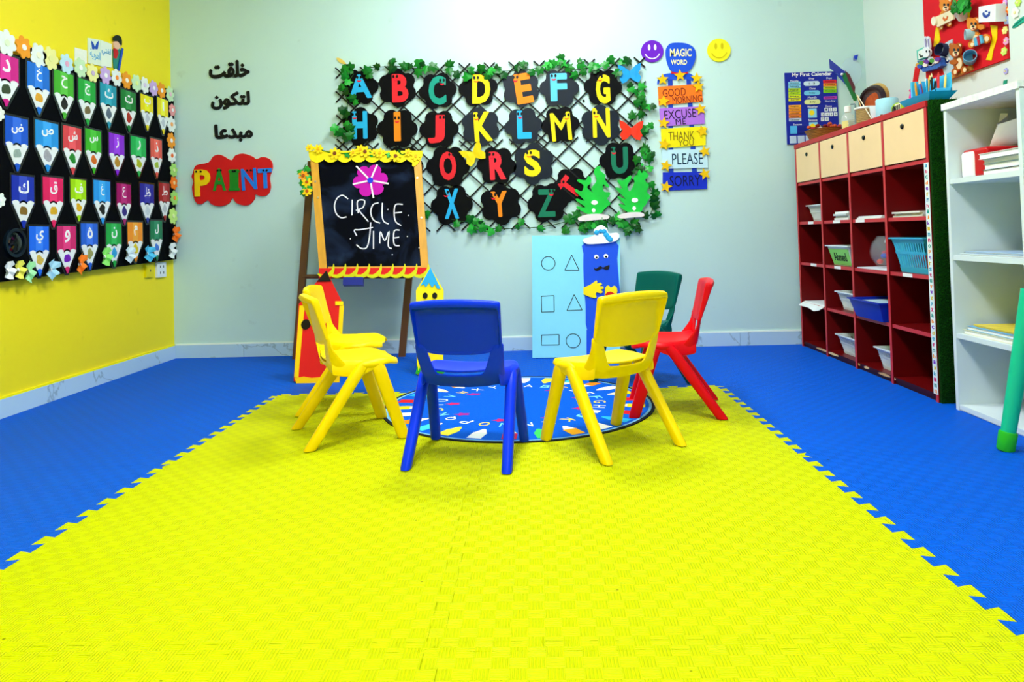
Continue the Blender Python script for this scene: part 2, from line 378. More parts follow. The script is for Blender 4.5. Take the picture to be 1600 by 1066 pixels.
# ------------------------------------------------------------------ chairs
def sst(a, b, x):
    t = max(0, min(1, (x-a)/(b-a))); return t*t*(3-2*t)
def sheet(cols, rows, fn, th, name, mat, parent):
    bm = bmesh.new(); G = [[bm.verts.new(fn(u, v)) for u in cols] for v in rows]
    for i in range(len(rows)-1):
        for j in range(len(cols)-1): bm.faces.new((G[i][j], G[i][j+1], G[i+1][j+1], G[i+1][j]))
    bmesh.ops.recalc_face_normals(bm, faces=bm.faces)
    bmesh.ops.solidify(bm, geom=bm.faces[:], thickness=th)
    bmesh.ops.recalc_face_normals(bm, faces=bm.faces)
    me = bpy.data.meshes.new(name); bm.to_mesh(me); bm.free()
    me.polygons.foreach_set('use_smooth', [True]*len(me.polygons)); me.set_sharp_from_angle(angle=math.radians(55)); me.materials.append(mat)
    o = bpy.data.objects.new(name, me); C.objects.link(o); o.parent = parent
    sb = o.modifiers.new('round', 'SUBSURF'); sb.levels = sb.render_levels = 1
    return o
def make_chair(label, mat):
    t = thing('child_chair', label, 'chair')
    def back_pt(u, t_):
        zb = .331 + .022*u**4; zt = .509 - .010*u*u
        return Vector((u*(.137 + .006*t_), -.080 - .034*t_ - .018*(1-u*u), zb + t_*(zt-zb)))
    nu, nt_ = 14, 9; us = [-1+2*i/nu for i in range(nu+1)]; ts = [j/nt_ for j in range(nt_+1)]
    def dep(u, t_): return .009 + .022*max(t_**5, abs(u)**8*(.35+.65*t_))
    fr_ = [[back_pt(u, t_) for u in us] for t_ in ts]
    bk_ = [[back_pt(u*.945, .05 + t_*.78) + Vector((0, -.0055, 0)) for u in us] for t_ in ts]
    loop = [(j, 0) for j in range(nt_)] + [(nt_, i) for i in range(nu)] + [(j, nu) for j in range(nt_, 0, -1)] + [(0, i) for i in range(nu, 0, -1)]
    V = [p for r in fr_ for p in r] + [p for r in bk_ for p in r]; W = nu+1; G = W*(nt_+1); F = []
    for j in range(nt_):
        for i in range(nu):
            F.append((j*W+i, j*W+i+1, (j+1)*W+i+1, (j+1)*W+i)); F.append((G+j*W+i, G+(j+1)*W+i, G+(j+1)*W+i+1, G+j*W+i+1))
    n0 = len(V); nl = len(loop)
    for (j, i) in loop: V.append(fr_[j][i] + Vector((0, -dep(us[i], ts[j]), -.002*ts[j])))
    for (j, i) in loop:
        q = bk_[j][i]; V.append(Vector((q.x, fr_[j][i].y - dep(us[i], ts[j]), q.z)))
    for k in range(nl):
        k2 = (k+1) % nl; a, b_ = loop[k][0]*W+loop[k][1], loop[k2][0]*W+loop[k2][1]
        F += [(a, b_, n0+k2, n0+k), (n0+k, n0+k2, n0+nl+k2, n0+nl+k), (n0+nl+k, n0+nl+k2, G+b_, G+a)]
    bo = MB().add(V, F).build('backrest', mat, t, smooth_=True, ang=50)
    sb = bo.modifiers.new('round', 'SUBSURF'); sb.levels = sb.render_levels = 1
    def frame_fn(u, v):
        uu = max(-1, min(1, u)); ex = abs(u)-1 if abs(u) > 1 else 0
        zt = .268 + .086*sst(.60, .86, abs(uu)) + .012*uu*uu; zb = .226 + .010*uu*uu
        z = zb + v*(zt-zb); x = uu*(.118 + .010*sst(.24, .35, z))
        y = -.074 - .012*(1-uu*uu) - .014*sst(.26, .36, z) + .030*(1-sst(.225, .275, z))
        if ex: x += math.copysign(min(ex, .6)*.010, u); y += ex*(.004 + .045*(1-sst(.25, .34, z)))
        return (x, y, z)
    us2 = [-2, -1.6, -1.2, -1.0, -.92, -.84, -.78, -.72, -.66, -.6, -.5, -.3, 0, .3, .5, .6, .66, .72, .78, .84, .92, 1.0, 1.2, 1.6, 2]
    sheet(us2, [0, .12, .3, .5, .7, .9, 1.0], frame_fn, -.007, 'back_frame', mat, t)
    def seat_fn(u, v):
        uu = max(-1, min(1, u)); ex = abs(u)-1 if abs(u) > 1 else 0
        wd = .114 + .030*sst(.05, .5, v)
        if v > .62: wd *= math.sqrt(max(.05, 1-.74*((v-.62)/.38)**2.4))
        y = -.078 + .237*v - .012*(1-uu*uu)*(1-v) + .006*(1-uu*uu)*v
        z = .270 + .010*uu*uu*(1-.4*v) - .006*math.sin(v*PI) - .016*sst(.78, 1.0, v) + .004*(1-sst(0, .16, v))
        x = uu*wd
        if ex: x += math.copysign(min(ex, .5)*.014, u); z -= ex*(.013 + .038*(1-sst(.3, .8, v)))
        return (x, y, z)
    vs_ = [0, .06, .14, .25, .38, .5, .62, .72, .8, .87, .93, .97, 1.0]
    st = sheet([-2, -1.6, -1.25, -1.0] + [i/6 for i in range(-5, 6)] + [1.0, 1.25, 1.6, 2], vs_, seat_fn, -.008, 'seat', mat, t)
    # each leg: flat-footed oval tube, side pairs meeting in an A under the seat edge
    def leg(sx, fy):
        top = Vector((sx*.143, .050 + (.022 if fy > 0 else -.022), .268)); foot = Vector((sx*.155, .160 if fy > 0 else -.160, 0))
        m = MB(); seg = 14; V = []; st_ = [0, .02, .2, .5, .8, .93, 1.0]
        for k in st_:
            c = foot.lerp(top, k); g = 1 if k < .95 else .75
            ry = (.0212 + .004*k)*g*(1 if k > .01 else .93); rx = (.0158 + .002*k)*g*(1 if k > .01 else .93)
            for q in range(seg):
                a = 2*PI*q/seg; ca, sa = math.cos(a), math.sin(a)
                V.append(c + Vector((rx*math.copysign(abs(ca)**.7, ca), ry*math.copysign(abs(sa)**.7, sa), 0)))
        n = len(st_); F = [(i*seg+k, i*seg+(k+1) % seg, (i+1)*seg+(k+1) % seg, (i+1)*seg+k) for i in range(n-1) for k in range(seg)]
        F += [tuple(range(seg-1, -1, -1)), tuple(range((n-1)*seg, n*seg))]
        m.add(V, F).build('leg', mat, t, smooth_=True, ang=50)
    for sx in (-1, 1):
        for fy in (-1, 1): leg(sx, fy)
        # shoulder that joins the two legs to the seat edge
        MB().ell((sx*.141, .050, .262), (.021, .052, .017), 14, 8).build('leg_joint', mat, t, smooth_=True)
    return t
def copy_tree(o, parent=None):
    c = o.copy(); C.objects.link(c)
    if parent: c.parent = parent
    for ch in list(o.children): copy_tree(ch, c)
    return c
def plastic(h): return M(h, .35, .02, spec=.16)
CH = [('#ffd800', (-.687, 2.571), -64, 'yellow plastic chair beside the blue chair, its twin close behind its back', 'child chairs round the rug'),
      ('#ffd800', (-.808, 3.000), -84, 'yellow plastic chair standing between its yellow twin and the red pencil cutout', 'child chairs round the rug'),
      ('#0034f4', (-.229, 2.295), -8.5, 'royal blue plastic chair with a rounded back slot', 'child chairs round the rug'),
      ('#ffd800', (.238, 2.394), 34.1, 'yellow plastic chair standing next to the red chair', 'child chairs round the rug'),
      ('#dc0014', (.535, 2.836), 82, 'red plastic chair in profile at the mat corner', 'child chairs round the rug'),
      ('#005a52', (.475, 3.315), 124, 'dark green plastic chair behind the red chair', 'child chairs round the rug')]
proto = None
for h, (x, y), r, lb, g in CH:
    if proto is None: o = proto = make_chair(lb, plastic(h))
    else:
        o = copy_tree(proto); o['label'] = lb
        if h != '#ffd800':
            for ch in o.children:
                ch.data = ch.data.copy(); ch.data.materials[0] = plastic(h)
    o['group'] = g; o.location = (x, y, .0032); o.rotation_euler = (0, 0, math.radians(r))

# ------------------------------------------------------------------ round rug
RX, RY, RR = -.085, 2.965, .555
rug = thing('round_rug', 'round blue rug printed with crayons and letters', 'rug', (RX, RY, 0))
RG = Fr((RX, RY, 0), (1, 0, 0), (0, 1, 0), (0, 0, 1))
m_rug = M('#005cd8', .9, .14, 160, .35, spec=.1)
MB().poly(RG, disc2(0, 0, RR-.012, 64), .0003, .003).build('pile', m_rug, rug)
MB().ring(RG, disc2(0, 0, RR, 64), disc2(0, 0, RR-.013, 64), .0003, .0042).build('border', M('#06131f', .8), rug)
MB().ring(RG, disc2(0, 0, RR-.0132, 64), disc2(0, 0, RR-.024, 64), .0028, .0035).build('edge_stripe', M('#7cc0ee', .8), rug)
cr_cols = ['#e01020', '#ffd800', '#ffffff', '#ff8a00', '#40d0d8', '#fff040', '#f0f8ff', '#c01050', '#38d060', '#ffb000', '#ffffff', '#20b0f0']
nk = 26
for k in range(nk):
    a = 2*PI*k/nk + .08; r0 = .40; r1 = .515; hw = .026
    fr = Fr(RG(math.cos(a)*0, math.sin(a)*0), (math.cos(a), math.sin(a), 0), (-math.sin(a), math.cos(a), 0), (0, 0, 1))
    cc = cr_cols[k % 12]
    c_ = MB().poly(fr, [(r0+.045, -hw), (r1, -hw), (r1, hw), (r0+.045, hw)], .0028, .0036).build('crayon_print', M(cc, .9), rug)
    MB().poly(fr, [(r0+.046, -hw*.9), (r0+.046, hw*.9), (r0+.005, .007), (r0, 0), (r0+.005, -.007)], .0028, .0036).build('crayon_tip', M(['#ffffff', '#ffe7c0', cc][k % 3], .9), c_)
for k, ch in enumerate('ABCDEFGHIJKLMNOPQRSTUVWXYZ'):
    a = PI/2 - 2*PI*(k+.5)/26; r0 = .335; x, y = r0*math.cos(a), r0*math.sin(a)
    MB().text(RG, ch, x-.02, y-.025, x+.02, y+.025, .0028, .0036, rot=a-PI/2, bold=.0).build('printed_letter', M(['#f4faff', '#7fe0ff', '#ffe040', '#e8f4ff'][k % 4], .9), rug)
for k in range(9):
    a = 2*PI*k/9 + .3; x, y = .27*math.cos(a), .27*math.sin(a)
    MB().poly(RG, smooth([(x+.035*math.cos(b_)*(1 if q % 2 else .55), y+.024*math.sin(b_)*(1 if q % 2 else .55)) for q, b_ in enumerate([2*PI*z/10 for z in range(10)])], 2), .0028, .0036).build('printed_splash', M(['#d0106a', '#b01890'][k % 2], .9), rug)

def mat_chalkboard():
    m = bpy.data.materials.new('chalkboard'); m.use_nodes = True; nt = m.node_tree; N, L = nt.nodes, nt.links; b = N['Principled BSDF']
    tc = N.new('ShaderNodeTexCoord'); n1 = N.new('ShaderNodeTexNoise'); n1.inputs['Scale'].default_value = 5; n1.inputs['Detail'].default_value = 5; n1.inputs['Distortion'].default_value = .8
    L.new(tc.outputs['Object'], n1.inputs['Vector']); mr = N.new('ShaderNodeMapRange'); mr.inputs['From Min'].default_value = .48; mr.inputs['From Max'].default_value = .75; L.new(n1.outputs['Fac'], mr.inputs['Value'])
    mx = N.new('ShaderNodeMix'); mx.data_type = 'RGBA'; mx.inputs[6].default_value = lin('#03060f') + (1,); mx.inputs[7].default_value = lin('#22304c') + (1,)
    L.new(mr.outputs[0], mx.inputs[0]); L.new(mx.outputs[2], b.inputs['Base Color']); b.inputs['Roughness'].default_value = .75; b.inputs['Specular IOR Level'].default_value = .05
    return m
# ------------------------------------------------------------------ easel with chalkboard
m_oak, m_brown = mat_wood('#e0a022', 'easel_oak'), mat_wood('#6e4416', 'easel_brown')
cE = crop(450, 200, 4.1)
# board plane: top edge at Y 4.10, ledge at Y 3.93, turned a little to the right
def on_y(px, py, y): a, b = frY(y).pix(px, py); return Vector((a, y, b))
TLc, TRc = on_y(*cE(140, 150), 4.07), on_y(*cE(848, 150), 4.12)
BLc, BRc = on_y(*cE(205, 950), 3.90), on_y(*cE(905, 945), 3.95)
eu = (BRc-BLc).normalized(); ev = ((TLc+TRc)/2-(BLc+BRc)/2); ev = (ev - eu*ev.dot(eu)).normalized(); en = eu.cross(ev)
EB = Fr(BLc, eu, ev, en)
def E2(x, y, c=0.0): return EB.pix(*cE(x, y), c)
BW = (BRc-BLc).length; 
foot_loc = Vector((BLc.x+BW/2, 4.0, 0))
es = thing('chalkboard_easel', 'wooden chalkboard easel reading CIRCLE TIME trimmed with yellow paper petals', 'easel', foot_loc)
W0 = E2(140, 150)[0]; W1 = E2(848, 150)[0]; W2 = E2(205, 950)[0]; W3 = E2(905, 945)[0]; HT = (E2(140, 150)[1]+E2(848, 150)[1])/2
sw = .042
def quad(mb, P, c0, c1): return mb.poly(EB, P, c0, c1)
quad(MB(), [(W2+sw*.6, .035), (W3-sw*.6, .035), (W1-sw*.6, HT-.03), (W0+sw*.6, HT-.03)], -.012, -.004).build('chalkboard', mat_chalkboard(), es)
quad(MB(), [(W2, -.0), (W2+sw, -.0), (W0+sw, HT), (W0, HT)], -.014, .006).build('stile', m_oak, es)
quad(MB(), [(W3-sw, -.0), (W3, -.0), (W1, HT), (W1-sw, HT)], -.014, .006).build('stile', m_oak, es)
quad(MB(), [(W0+sw, HT-.05), (W1-sw, HT-.05), (W1-sw, HT), (W0+sw, HT)], -.014, .005).build('top_rail', m_oak, es)
quad(MB(), [(W2+sw, .0), (W3-sw, .0), (W3-sw, .052), (W2+sw, .052)], -.014, .005).build('bottom_rail', m_oak, es)
quad(MB(), [(W2-.005, -.012), (W3+.004, -.004), (W3+.002, .042), (W2-.005, .042)], .006, .010).build('red_trim', M('#e01212', .6), es)
MB().obox(EB, BW*.22, BW*.40, -.055, -.012, -.02, .03).build('chalk_tray', M('#1c2a8e', .4), es)
# legs below the frame and the rear pair
P = EB(W2+sw/2, 0.0, -.004); Q = EB(W3-sw/2, 0.0, -.004); dn = -ev
for p0 in (P, Q):
    g = p0 + dn*(p0.z/ -dn.z); MB().hexa([g+Vector(v) for v in ((-.019, -.011, 0), (.019, -.011, 0), (.019, .011, 0), (-.019, .011, 0))] + [p0+Vector(v) for v in ((-.019, -.011, 0), (.019, -.011, 0), (.019, .011, 0), (-.019, .011, 0))]).build('leg', m_brown, es)
topL, topR = EB(W0+.02, HT-.02, -.03), EB(W1-.02, HT-.02, -.03)
rL, rR = on_y(463, 575, 4.20), on_y(628, 557, 4.20); rL.z = rR.z = 0
topL = on_y(487, 252, 4.115); topR = on_y(655, 258, 4.16)
for a, b in ((topL, rL), (topR, rR)):
    MB().hexa([b+Vector(v) for v in ((-.02, -.011, 0), (.02, -.011, 0), (.02, .011, 0), (-.02, .011, 0))] + [a+Vector(v) for v in ((-.02, -.011, 0), (.02, -.011, 0), (.02, .011, 0), (-.02, .011, 0))]).build('rear_leg', m_brown, es)
kl, kr = rL.lerp(topL, .42), rR.lerp(topR, .42)
MB().tube([kl, kr], .014, 6).build('rear_crossbar', m_brown, es)
# chalk lettering
m_chalk = M('#e6e6f2', .9, .1, 60)
chalk = [[(385, 455), (350, 432), (315, 450), (298, 500), (310, 550), (340, 575), (375, 570)], [(412, 460), (410, 560)],
         [(450, 545), (445, 470), (490, 465), (482, 508), (455, 525), (485, 565), (515, 600)], [(580, 480), (545, 492), (530, 540), (548, 590), (590, 610)],
         [(605, 480), (603, 560), (615, 600), (645, 615)], [(735, 490), (690, 492), (680, 545), (690, 600), (725, 625)], [(685, 545), (730, 540)],
         [(440, 690), (425, 655), (460, 652), (545, 638)], [(530, 605), (522, 700), (505, 765), (470, 772), (438, 748)], [(548, 660), (548, 775)],
         [(588, 740), (592, 665), (620, 722), (647, 662), (642, 755), (665, 773)], [(715, 655), (680, 662), (680, 745), (715, 755)], [(680, 705), (712, 700)]]
for grp in ((0,), (1,), (2,), (3,), (4,), (5, 6), (7, 8), (9,), (10,), (11, 12)):
    mb = MB()
    for st in (chalk[q] for q in grp):
        pp = smooth([E2(x, y, -.004) for x, y in st], 4, False); mb.stroke(EB, pp, .0068, -.004, -.0028)
    mb.build('chalk_letter', m_chalk, es)
for x, y in ((438, 527), (640, 522), (400, 710), (668, 812), (772, 560), (765, 695), (840, 768)): MB().poly(EB, disc2(*E2(x, y, -.004), .0035, 8), -.004, -.0028).build('chalk_dot', m_chalk, es)
# magenta felt flower
fx, fy = E2(528, 338, -.003); fR = abs(E2(640, 338, -.003)[0]-fx)*1.0
fl = MB().poly(EB, flower2(fx, fy, fR, 6, .74, .15), -.004, .001).build('felt_flower', M('#c010a8', .85), es)
for k, (x, y) in enumerate(((437, 245), (572, 235), (645, 358), (548, 450), (415, 362))):
    MB().stroke(EB, [(fx, fy), E2(x, y, 0)], .009, .0008, .0032).build('flower_spoke', M('#f6f6f6', .7), fl)
MB().poly(EB, disc2(fx, fy, .017, 14), .0008, .006).build('flower_centre', M('#1a30d8', .6), fl)
# scallops along the top, leaf petals along the red trim
ym = M('#f6e000', .6, .12, 30)
for k in range(8):
    x = 190 + k*88; a, b = E2(x, 180); R_ = .052
    MB().poly(EB, [(a + R_*.93*math.cos(t), b + .006 + R_*.95*math.sin(t)) for t in [PI + PI*q/10 for q in range(11)]] + [(a+R_*1.0, b+.028), (a-R_*1.0, b+.028)], .007, .010 + .0015*(k % 2)).build('paper_scallop', ym, es)
a, b = E2(828, 215); MB().poly(EB, smooth([(a-.028, b-.03), (a, b-.022), (a+.03, b+.03), (a+.02, b+.06), (a-.015, b+.045)], 3), .007, .012).build('paper_scallop', ym, es)
for k in range(9):
    x = 268 + k*76; pts = [(x-80, 932), (x-30, 940), (x+10, 910), (x+24, 868), (x+30, 905), (x+14, 945), (x-25, 962), (x-60, 955)]
    MB().poly(EB, smooth([E2(q, r, .012) for q, r in pts], 3), .0105, .013 + .0012*(k % 2)).build('paper_leaf', M('#d8d800', .6, .2, 25), es)
for x, y in ((175, 343), (192, 447), (855, 575), (828, 320)): MB().poly(EB, disc2(*E2(x, y, .006), .006, 10), .006, .009).build('screw', M('#c8c0a0', .3, metal=.8), es)

# artificial sunflower garlands on the easel
def small_flower(fr, a, b, c, R_, parent, pm, cm, n=7):
    f = MB().poly(fr, flower2(a, b, R_, n, .55, random.random(), 6), c, c+.004).build('flower_head', pm, parent)
    MB().poly(fr, disc2(a, b, R_*.3, 10), c+.003, c+.009).build('flower_eye', cm, f)
def leaf_mesh(name, mat, n=5):
    """cupped ivy leaf about 1 unit across, lying in local XY"""
    o = [(0, -.42), (.2, -.5), (.48, -.3), (.36, -.05), (.5, .22), (.22, .2), (0, .62), (-.22, .2), (-.5, .22), (-.36, -.05), (-.48, -.3), (-.2, -.5)]
    V = [(x, y, -.16*(abs(x)**1.2) - .05*y*y) for x, y in o]; N_ = len(o)
    V2 = V + [(0, -.05, .05)] + [(x, y, z-.03) for x, y, z in V] + [(0, -.05, .02)]
    F = [(i, (i+1) % N_, N_) for i in range(N_)] + [(N_+1+(i+1) % N_, N_+1+i, 2*N_+1) for i in range(N_)] + [(i, N_+1+i, N_+1+(i+1) % N_, (i+1) % N_) for i in range(N_)]
    me = bpy.data.meshes.new(name); me.from_pydata(V2, [], F); me.materials.append(mat); me.update(); return me
gm = [leaf_mesh('ivy_leaf', M(h, .35, .25, 40)) for h in ('#0c6a1c', '#178a28', '#064a14', '#2aa838')]
def put_leaf(fr, a, b, c, size, parent, me, name='leaf'):
    o = bpy.data.objects.new(name, me); C.objects.link(o); o.parent = parent
    Mf = Matrix((fr.u, fr.v, fr.n)).transposed()
    Rr = Mf @ (Matrix.Rotation(random.uniform(0, 2*PI), 3, 'Z') @ Matrix.Rotation(random.uniform(-.5, .5), 3, 'X') @ Matrix.Rotation(random.uniform(-.5, .5), 3, 'Y'))
    o.matrix_local = Matrix.Translation(fr(a, b, c) - root_loc(parent)) @ Rr.to_4x4() @ Matrix.Scale(size, 4)
    return o
sg = thing('flower_garland', 'yellow sunflower garland with green leaves along the easel top', 'garland', EB(W0, HT, 0))
pts = [E2(x, y, .012) for x, y in ((140, 130), (195, 138), (300, 165), (420, 160), (465, 140), (495, 155), (555, 160), (590, 162), (690, 182), (770, 160), (820, 182))]
MB().tube([EB(a, b, .012) for a, b in pts], .003, 5).build('stem', M('#2a7a20'), sg)
for i, (a, b) in enumerate(pts):
    small_flower(EB, a, b, .014 + .002*(i % 2), .024 + .006*(i % 3), sg, M('#ffd800', .6), M('#7a3a08' if i % 3 == 2 else '#ffb000'))
for x, y in ((520, 155), (575, 165), (650, 178), (705, 165), (385, 175), (540, 172)): put_leaf(EB, *E2(x, y, .01), .014, .04, sg, gm[random.choice((0, 1, 3))])
sg2 = thing('flower_garland', 'small orange and yellow flower sprig hanging on the easel side', 'garland', EB(*E2(110, 400), 0))
pts = [E2(x, y) for x, y in ((118, 230), (95, 270), (100, 305), (118, 350), (122, 410))]
MB().tube([EB(a, b, .0) for a, b in pts], .003, 5).build('stem', M('#2a7a20'), sg2)
for i, (x, y) in enumerate(((100, 308), (122, 350), (124, 408))): small_flower(EB, *E2(x, y), .004, .03, sg2, M('#ffa010' if i == 0 else '#ffd000', .6), M('#b04a00'))
for x, y in ((80, 285), (120, 270), (90, 350), (145, 395), (100, 420), (135, 320), (110, 375)): put_leaf(EB, *E2(x, y), .004, .042, sg2, gm[random.choice((1, 3, 3))])

# ------------------------------------------------------------------ pencil cutouts at the easel feet
def leaning(px_l, px_r, ybot, ytop, ztop):
    """frame whose origin is the bottom left corner, leaning from ybot at the floor to ytop at height ztop"""
    bl = on_y(*px_l, ybot); br = on_y(*px_r, ybot); bl.z = br.z = 0
    u = (br-bl).normalized(); v = Vector((0, ytop-ybot, ztop)); v = (v-u*v.dot(u)).normalized()
    return Fr(bl, u, v, u.cross(v))
RP = leaning((461, 604), (533, 600), 3.50, 3.72, .62)
c1 = crop(440, 400, 4.846)
def Rp(x, y, c=.0): return RP.pix(*c1(x, y), c)
rp = thing('pencil_cutout', 'tall red pencil cutout with yellow edges and black point', 'cutout', RP(.13, 0))
bot = [(a, max(.006, b)) for a, b in [Rp(95, 975), Rp(440, 960)]]
MB().poly(RP, [bot[0], (bot[1][0], bot[1][1]), Rp(472, 375), Rp(340, 112), Rp(135, 370)], 0, .012).build('body', M('#e01414', .55), rp)
MB().poly(RP, [Rp(340, 112, .012), Rp(268, 196, .012), Rp(376, 194, .012)], .012, .016).build('point', M('#0a0505', .5), rp)
for q in ([(137, 378), (175, 375), (128, 920), (96, 920)], [(440, 378), (473, 375), (440, 930), (408, 930)]):
    MB().poly(RP, [Rp(x, y, .012) for x, y in q], .012, .0155).build('edge_strip', M('#ffd400', .5), rp)
MB().poly(RP, [Rp(x, y, .012) for x, y in ((100, 925), (170, 915), (230, 925), (300, 918), (380, 928), (440, 920), (440, 965), (350, 985), (240, 980), (170, 990), (115, 975))], .012, .0165).build('ferrule', M('#ffc800', .5), rp)
MB().poly(RP, [Rp(x, y, .012) for x, y in ((408, 345), (468, 345), (468, 375), (408, 375))], .012, .0165).build('band', M('#ffe000', .5), rp)
MB().poly(RP, disc2(*Rp(185, 520, .012), .024, 16, .026), .012, .017).build('eye', M('#050505', .4), rp)
YP = leaning((650, 570), (692, 569), 3.62, 3.80, .60)
def Yp(x, y, c=0.0): return YP.pix(*c1(x, y), c)
yp = thing('pencil_cutout', 'yellow pencil cutout with face, blue point and grass fringe', 'cutout', YP(.07, 0))
b0, b1 = Yp(1030, 820), Yp(1225, 820)
MB().poly(YP, [(b0[0], .004), (b1[0], .004), Yp(1228, 260), Yp(1128, 88), Yp(1020, 265)], 0, .012).build('body', M('#ffe600', .55), yp)
MB().poly(YP, [Yp(x, y, .012) for x, y in ((1128, 88), (1050, 228), (1075, 215), (1095, 238), (1115, 205), (1140, 240), (1160, 215), (1180, 250), (1205, 250))], .012, .017).build('point', M('#1fa8e8', .6), yp)
for x in (1088, 1160): MB().poly(YP, disc2(*Yp(x, 302, .012), .0135, 14, .016), .012, .018).build('eye', M('#050505', .3), yp)
mb = MB()
for k in range(14):
    a = b0[0] + (b1[0]-b0[0])*(k/13); mb.poly(YP, [(a-.008, .006), (a+.008, .006), (a+.003*random.choice((-1, 1)), .035+.02*random.random())], .012, .017)
mb.build('grass_fringe', M('#20b020', .7), yp)

# ------------------------------------------------------------------ pale blue shape poster and paper figure
c5 = crop(820, 340, 4.633)
PO = leaning((832, 563), (967, 558), 4.03, 4.25, 1.0)
def Pp(x, y, c=0.0): return PO.pix(*c5(x, y), c)
po = thing('shape_poster', 'pale blue poster board with outlined circles, triangles and rectangles', 'poster', PO(.25, 0))
tl, tr = Pp(52, 132), Pp(688, 128); bl_, br_ = Pp(55, 1028), Pp(690, 1005)
MB().poly(PO, [(bl_[0], max(.004, bl_[1])), (br_[0], max(.004, br_[1])), tr, tl], 0, .008).build('board', M('#86dcf6', .6, .06, 5), po)
ink = M('#1a2c48', .6)
def outline(pts, w_=.0042):
    P_ = [Pp(x, y, .008) for x, y in pts]; mb = MB()
    for p, q in zip(P_, P_[1:] + P_[:1]):
        mb.stroke(PO, [p, q], w_, .008, .009)
    mb.build('drawn_shape', ink, po)
outline(disc2(170, 332, 49, 28)); outline([(340, 272), (393, 382), (290, 382)])
outline([(120, 570), (211, 565), (213, 682), (122, 686)]); outline([(357, 558), (415, 670), (305, 674)])
outline([(122, 852), (248, 848), (248, 922), (120, 924)]); outline(disc2(350, 893, 51, 28))
fg = thing('paper_figure', 'blue paper figure with white hat, moustache and yellow hands on the poster', 'figure', PO(*Pp(560, 1000, .008), .008))
m_fb = M('#0a4fe0', .6)
MB().poly(PO, smooth([Pp(x, y, .01) for x, y in ((432, 190), (660, 178), (668, 300), (682, 480), (690, 600), (640, 808), (540, 815), (450, 810), (440, 640), (425, 430), (424, 260))], 3), .0085, .014).build('body', m_fb, fg)
MB().poly(PO, [Pp(x, y, .01) for x, y in ((447, 815), (560, 815), (560, 1000), (447, 1010))], .0085, .0125).build('leg', m_fb, fg)
MB().poly(PO, smooth([Pp(x, y, .02) for x, y in ((420, 160), (500, 130), (500, 90), (550, 55), (595, 85), (608, 115), (670, 112), (682, 145), (640, 178), (540, 190), (450, 192))], 4), .014, .026).build('hat', M('#f4f8fa', .8), fg)
for x, y, r in ((520, 108, 18), (550, 98, 16), (575, 100, 18), (590, 125, 20), (605, 145, 20), (618, 158, 20)):
    MB().ell(PO(*Pp(x, y, .03), .028), (r/4.633*.0038, r/4.633*.0038, .008), 10, 6, PO).build('ribbon_puff', M('#28a8e8', .6), fg)
for x, y in ((518, 285), (587, 280)):
    e = MB().poly(PO, disc2(*Pp(x, y, .014), .013, 14), .014, .017).build('eye', M('#ffffff', .3), fg)
    MB().poly(PO, disc2(*Pp(x+1, y+5, .014), .006, 10), .017, .019).build('pupil', M('#050505', .2), e)
MB().poly(PO, smooth([Pp(x, y, .014) for x, y in ((500, 362), (515, 372), (545, 352), (565, 362), (590, 352), (612, 345), (608, 372), (585, 378), (560, 368), (530, 384), (508, 382))], 3), .014, .018).build('moustache', M('#0a0a0a', .7), fg)
MB().poly(PO, [Pp(x, y, .016) for x, y in ((424, 508), (470, 490), (518, 455), (526, 468), (515, 480), (548, 472), (560, 484), (540, 498), (568, 500), (572, 516), (548, 522), (565, 540), (552, 550), (520, 542), (512, 555), (520, 578), (505, 584), (470, 575), (424, 555))], .0145, .021).build('hand', M('#ffe000', .6), fg)
MB().poly(PO, smooth([Pp(x, y, .016) for x, y in ((580, 540), (585, 505), (605, 492), (622, 508), (645, 495), (665, 508), (668, 540), (655, 580), (650, 600), (600, 600), (580, 570))], 3), .0145, .021).build('hand', M('#ffe000', .6), fg)
MB().poly(PO, [Pp(x, y, .02) for x, y in ((582, 555), (600, 540), (622, 535), (650, 552), (660, 560), (655, 580), (620, 560), (590, 572))], .021, .024).build('cuff', M('#d81010', .6), fg)
# ------------------------------------------------------------------ back wall: words and PAINT cloud
c4 = crop(280, 70, 3.95); B = BACK.pix
blk = M('#0a0d10', .6)
for body, (x0, y0, x1, y1), lb in (('\ufe96\ufed8\ufee0\ufea7', (188, 105, 432, 198), 'black Arabic cutout word at the top, with two pairs of dots'),
                                   ('\ufee5\ufeee\ufedc\ufe98\ufedf', (200, 297, 435, 392), 'black Arabic cutout word in the middle, ending in a bowl-shaped letter'),
                                   ('\ufe8e\ufecb\ufeaa\ufe92\ufee3', (222, 497, 452, 592), 'black Arabic cutout word just above the red PAINT cloud')):
    a0, b1 = B(*c4(x0, y0)); a1, b0 = B(*c4(x1, y1))
    MB().thick_text(BACK, body, a0, b0, a1, b1, 0, .006, bold=.012, d=.0042).solo('arabic_word', blk, lb, 'wall word', 'Arabic words on the wall')
cloud = [(90, 790), (110, 745), (185, 728), (215, 690), (260, 680), (325, 714), (350, 685), (400, 673), (455, 690), (480, 707), (520, 693), (565, 710), (580, 755), (562, 820), (568, 880), (550, 925), (510, 935), (472, 925), (470, 950), (440, 985), (400, 992), (355, 975), (332, 945), (310, 980), (255, 998), (205, 985), (180, 960), (140, 985), (110, 975), (92, 930), (85, 880), (93, 845), (82, 815)]
cl = thing('paint_sign', 'red cloud sign with colourful letters spelling PAINT', 'sign', BACK(*B(*c4(330, 990)), 0))
MB().poly(BACK, smooth([B(*c4(*p)) for p in cloud], 3), 0, .012).build('cloud', M('#d81414', .6), cl)
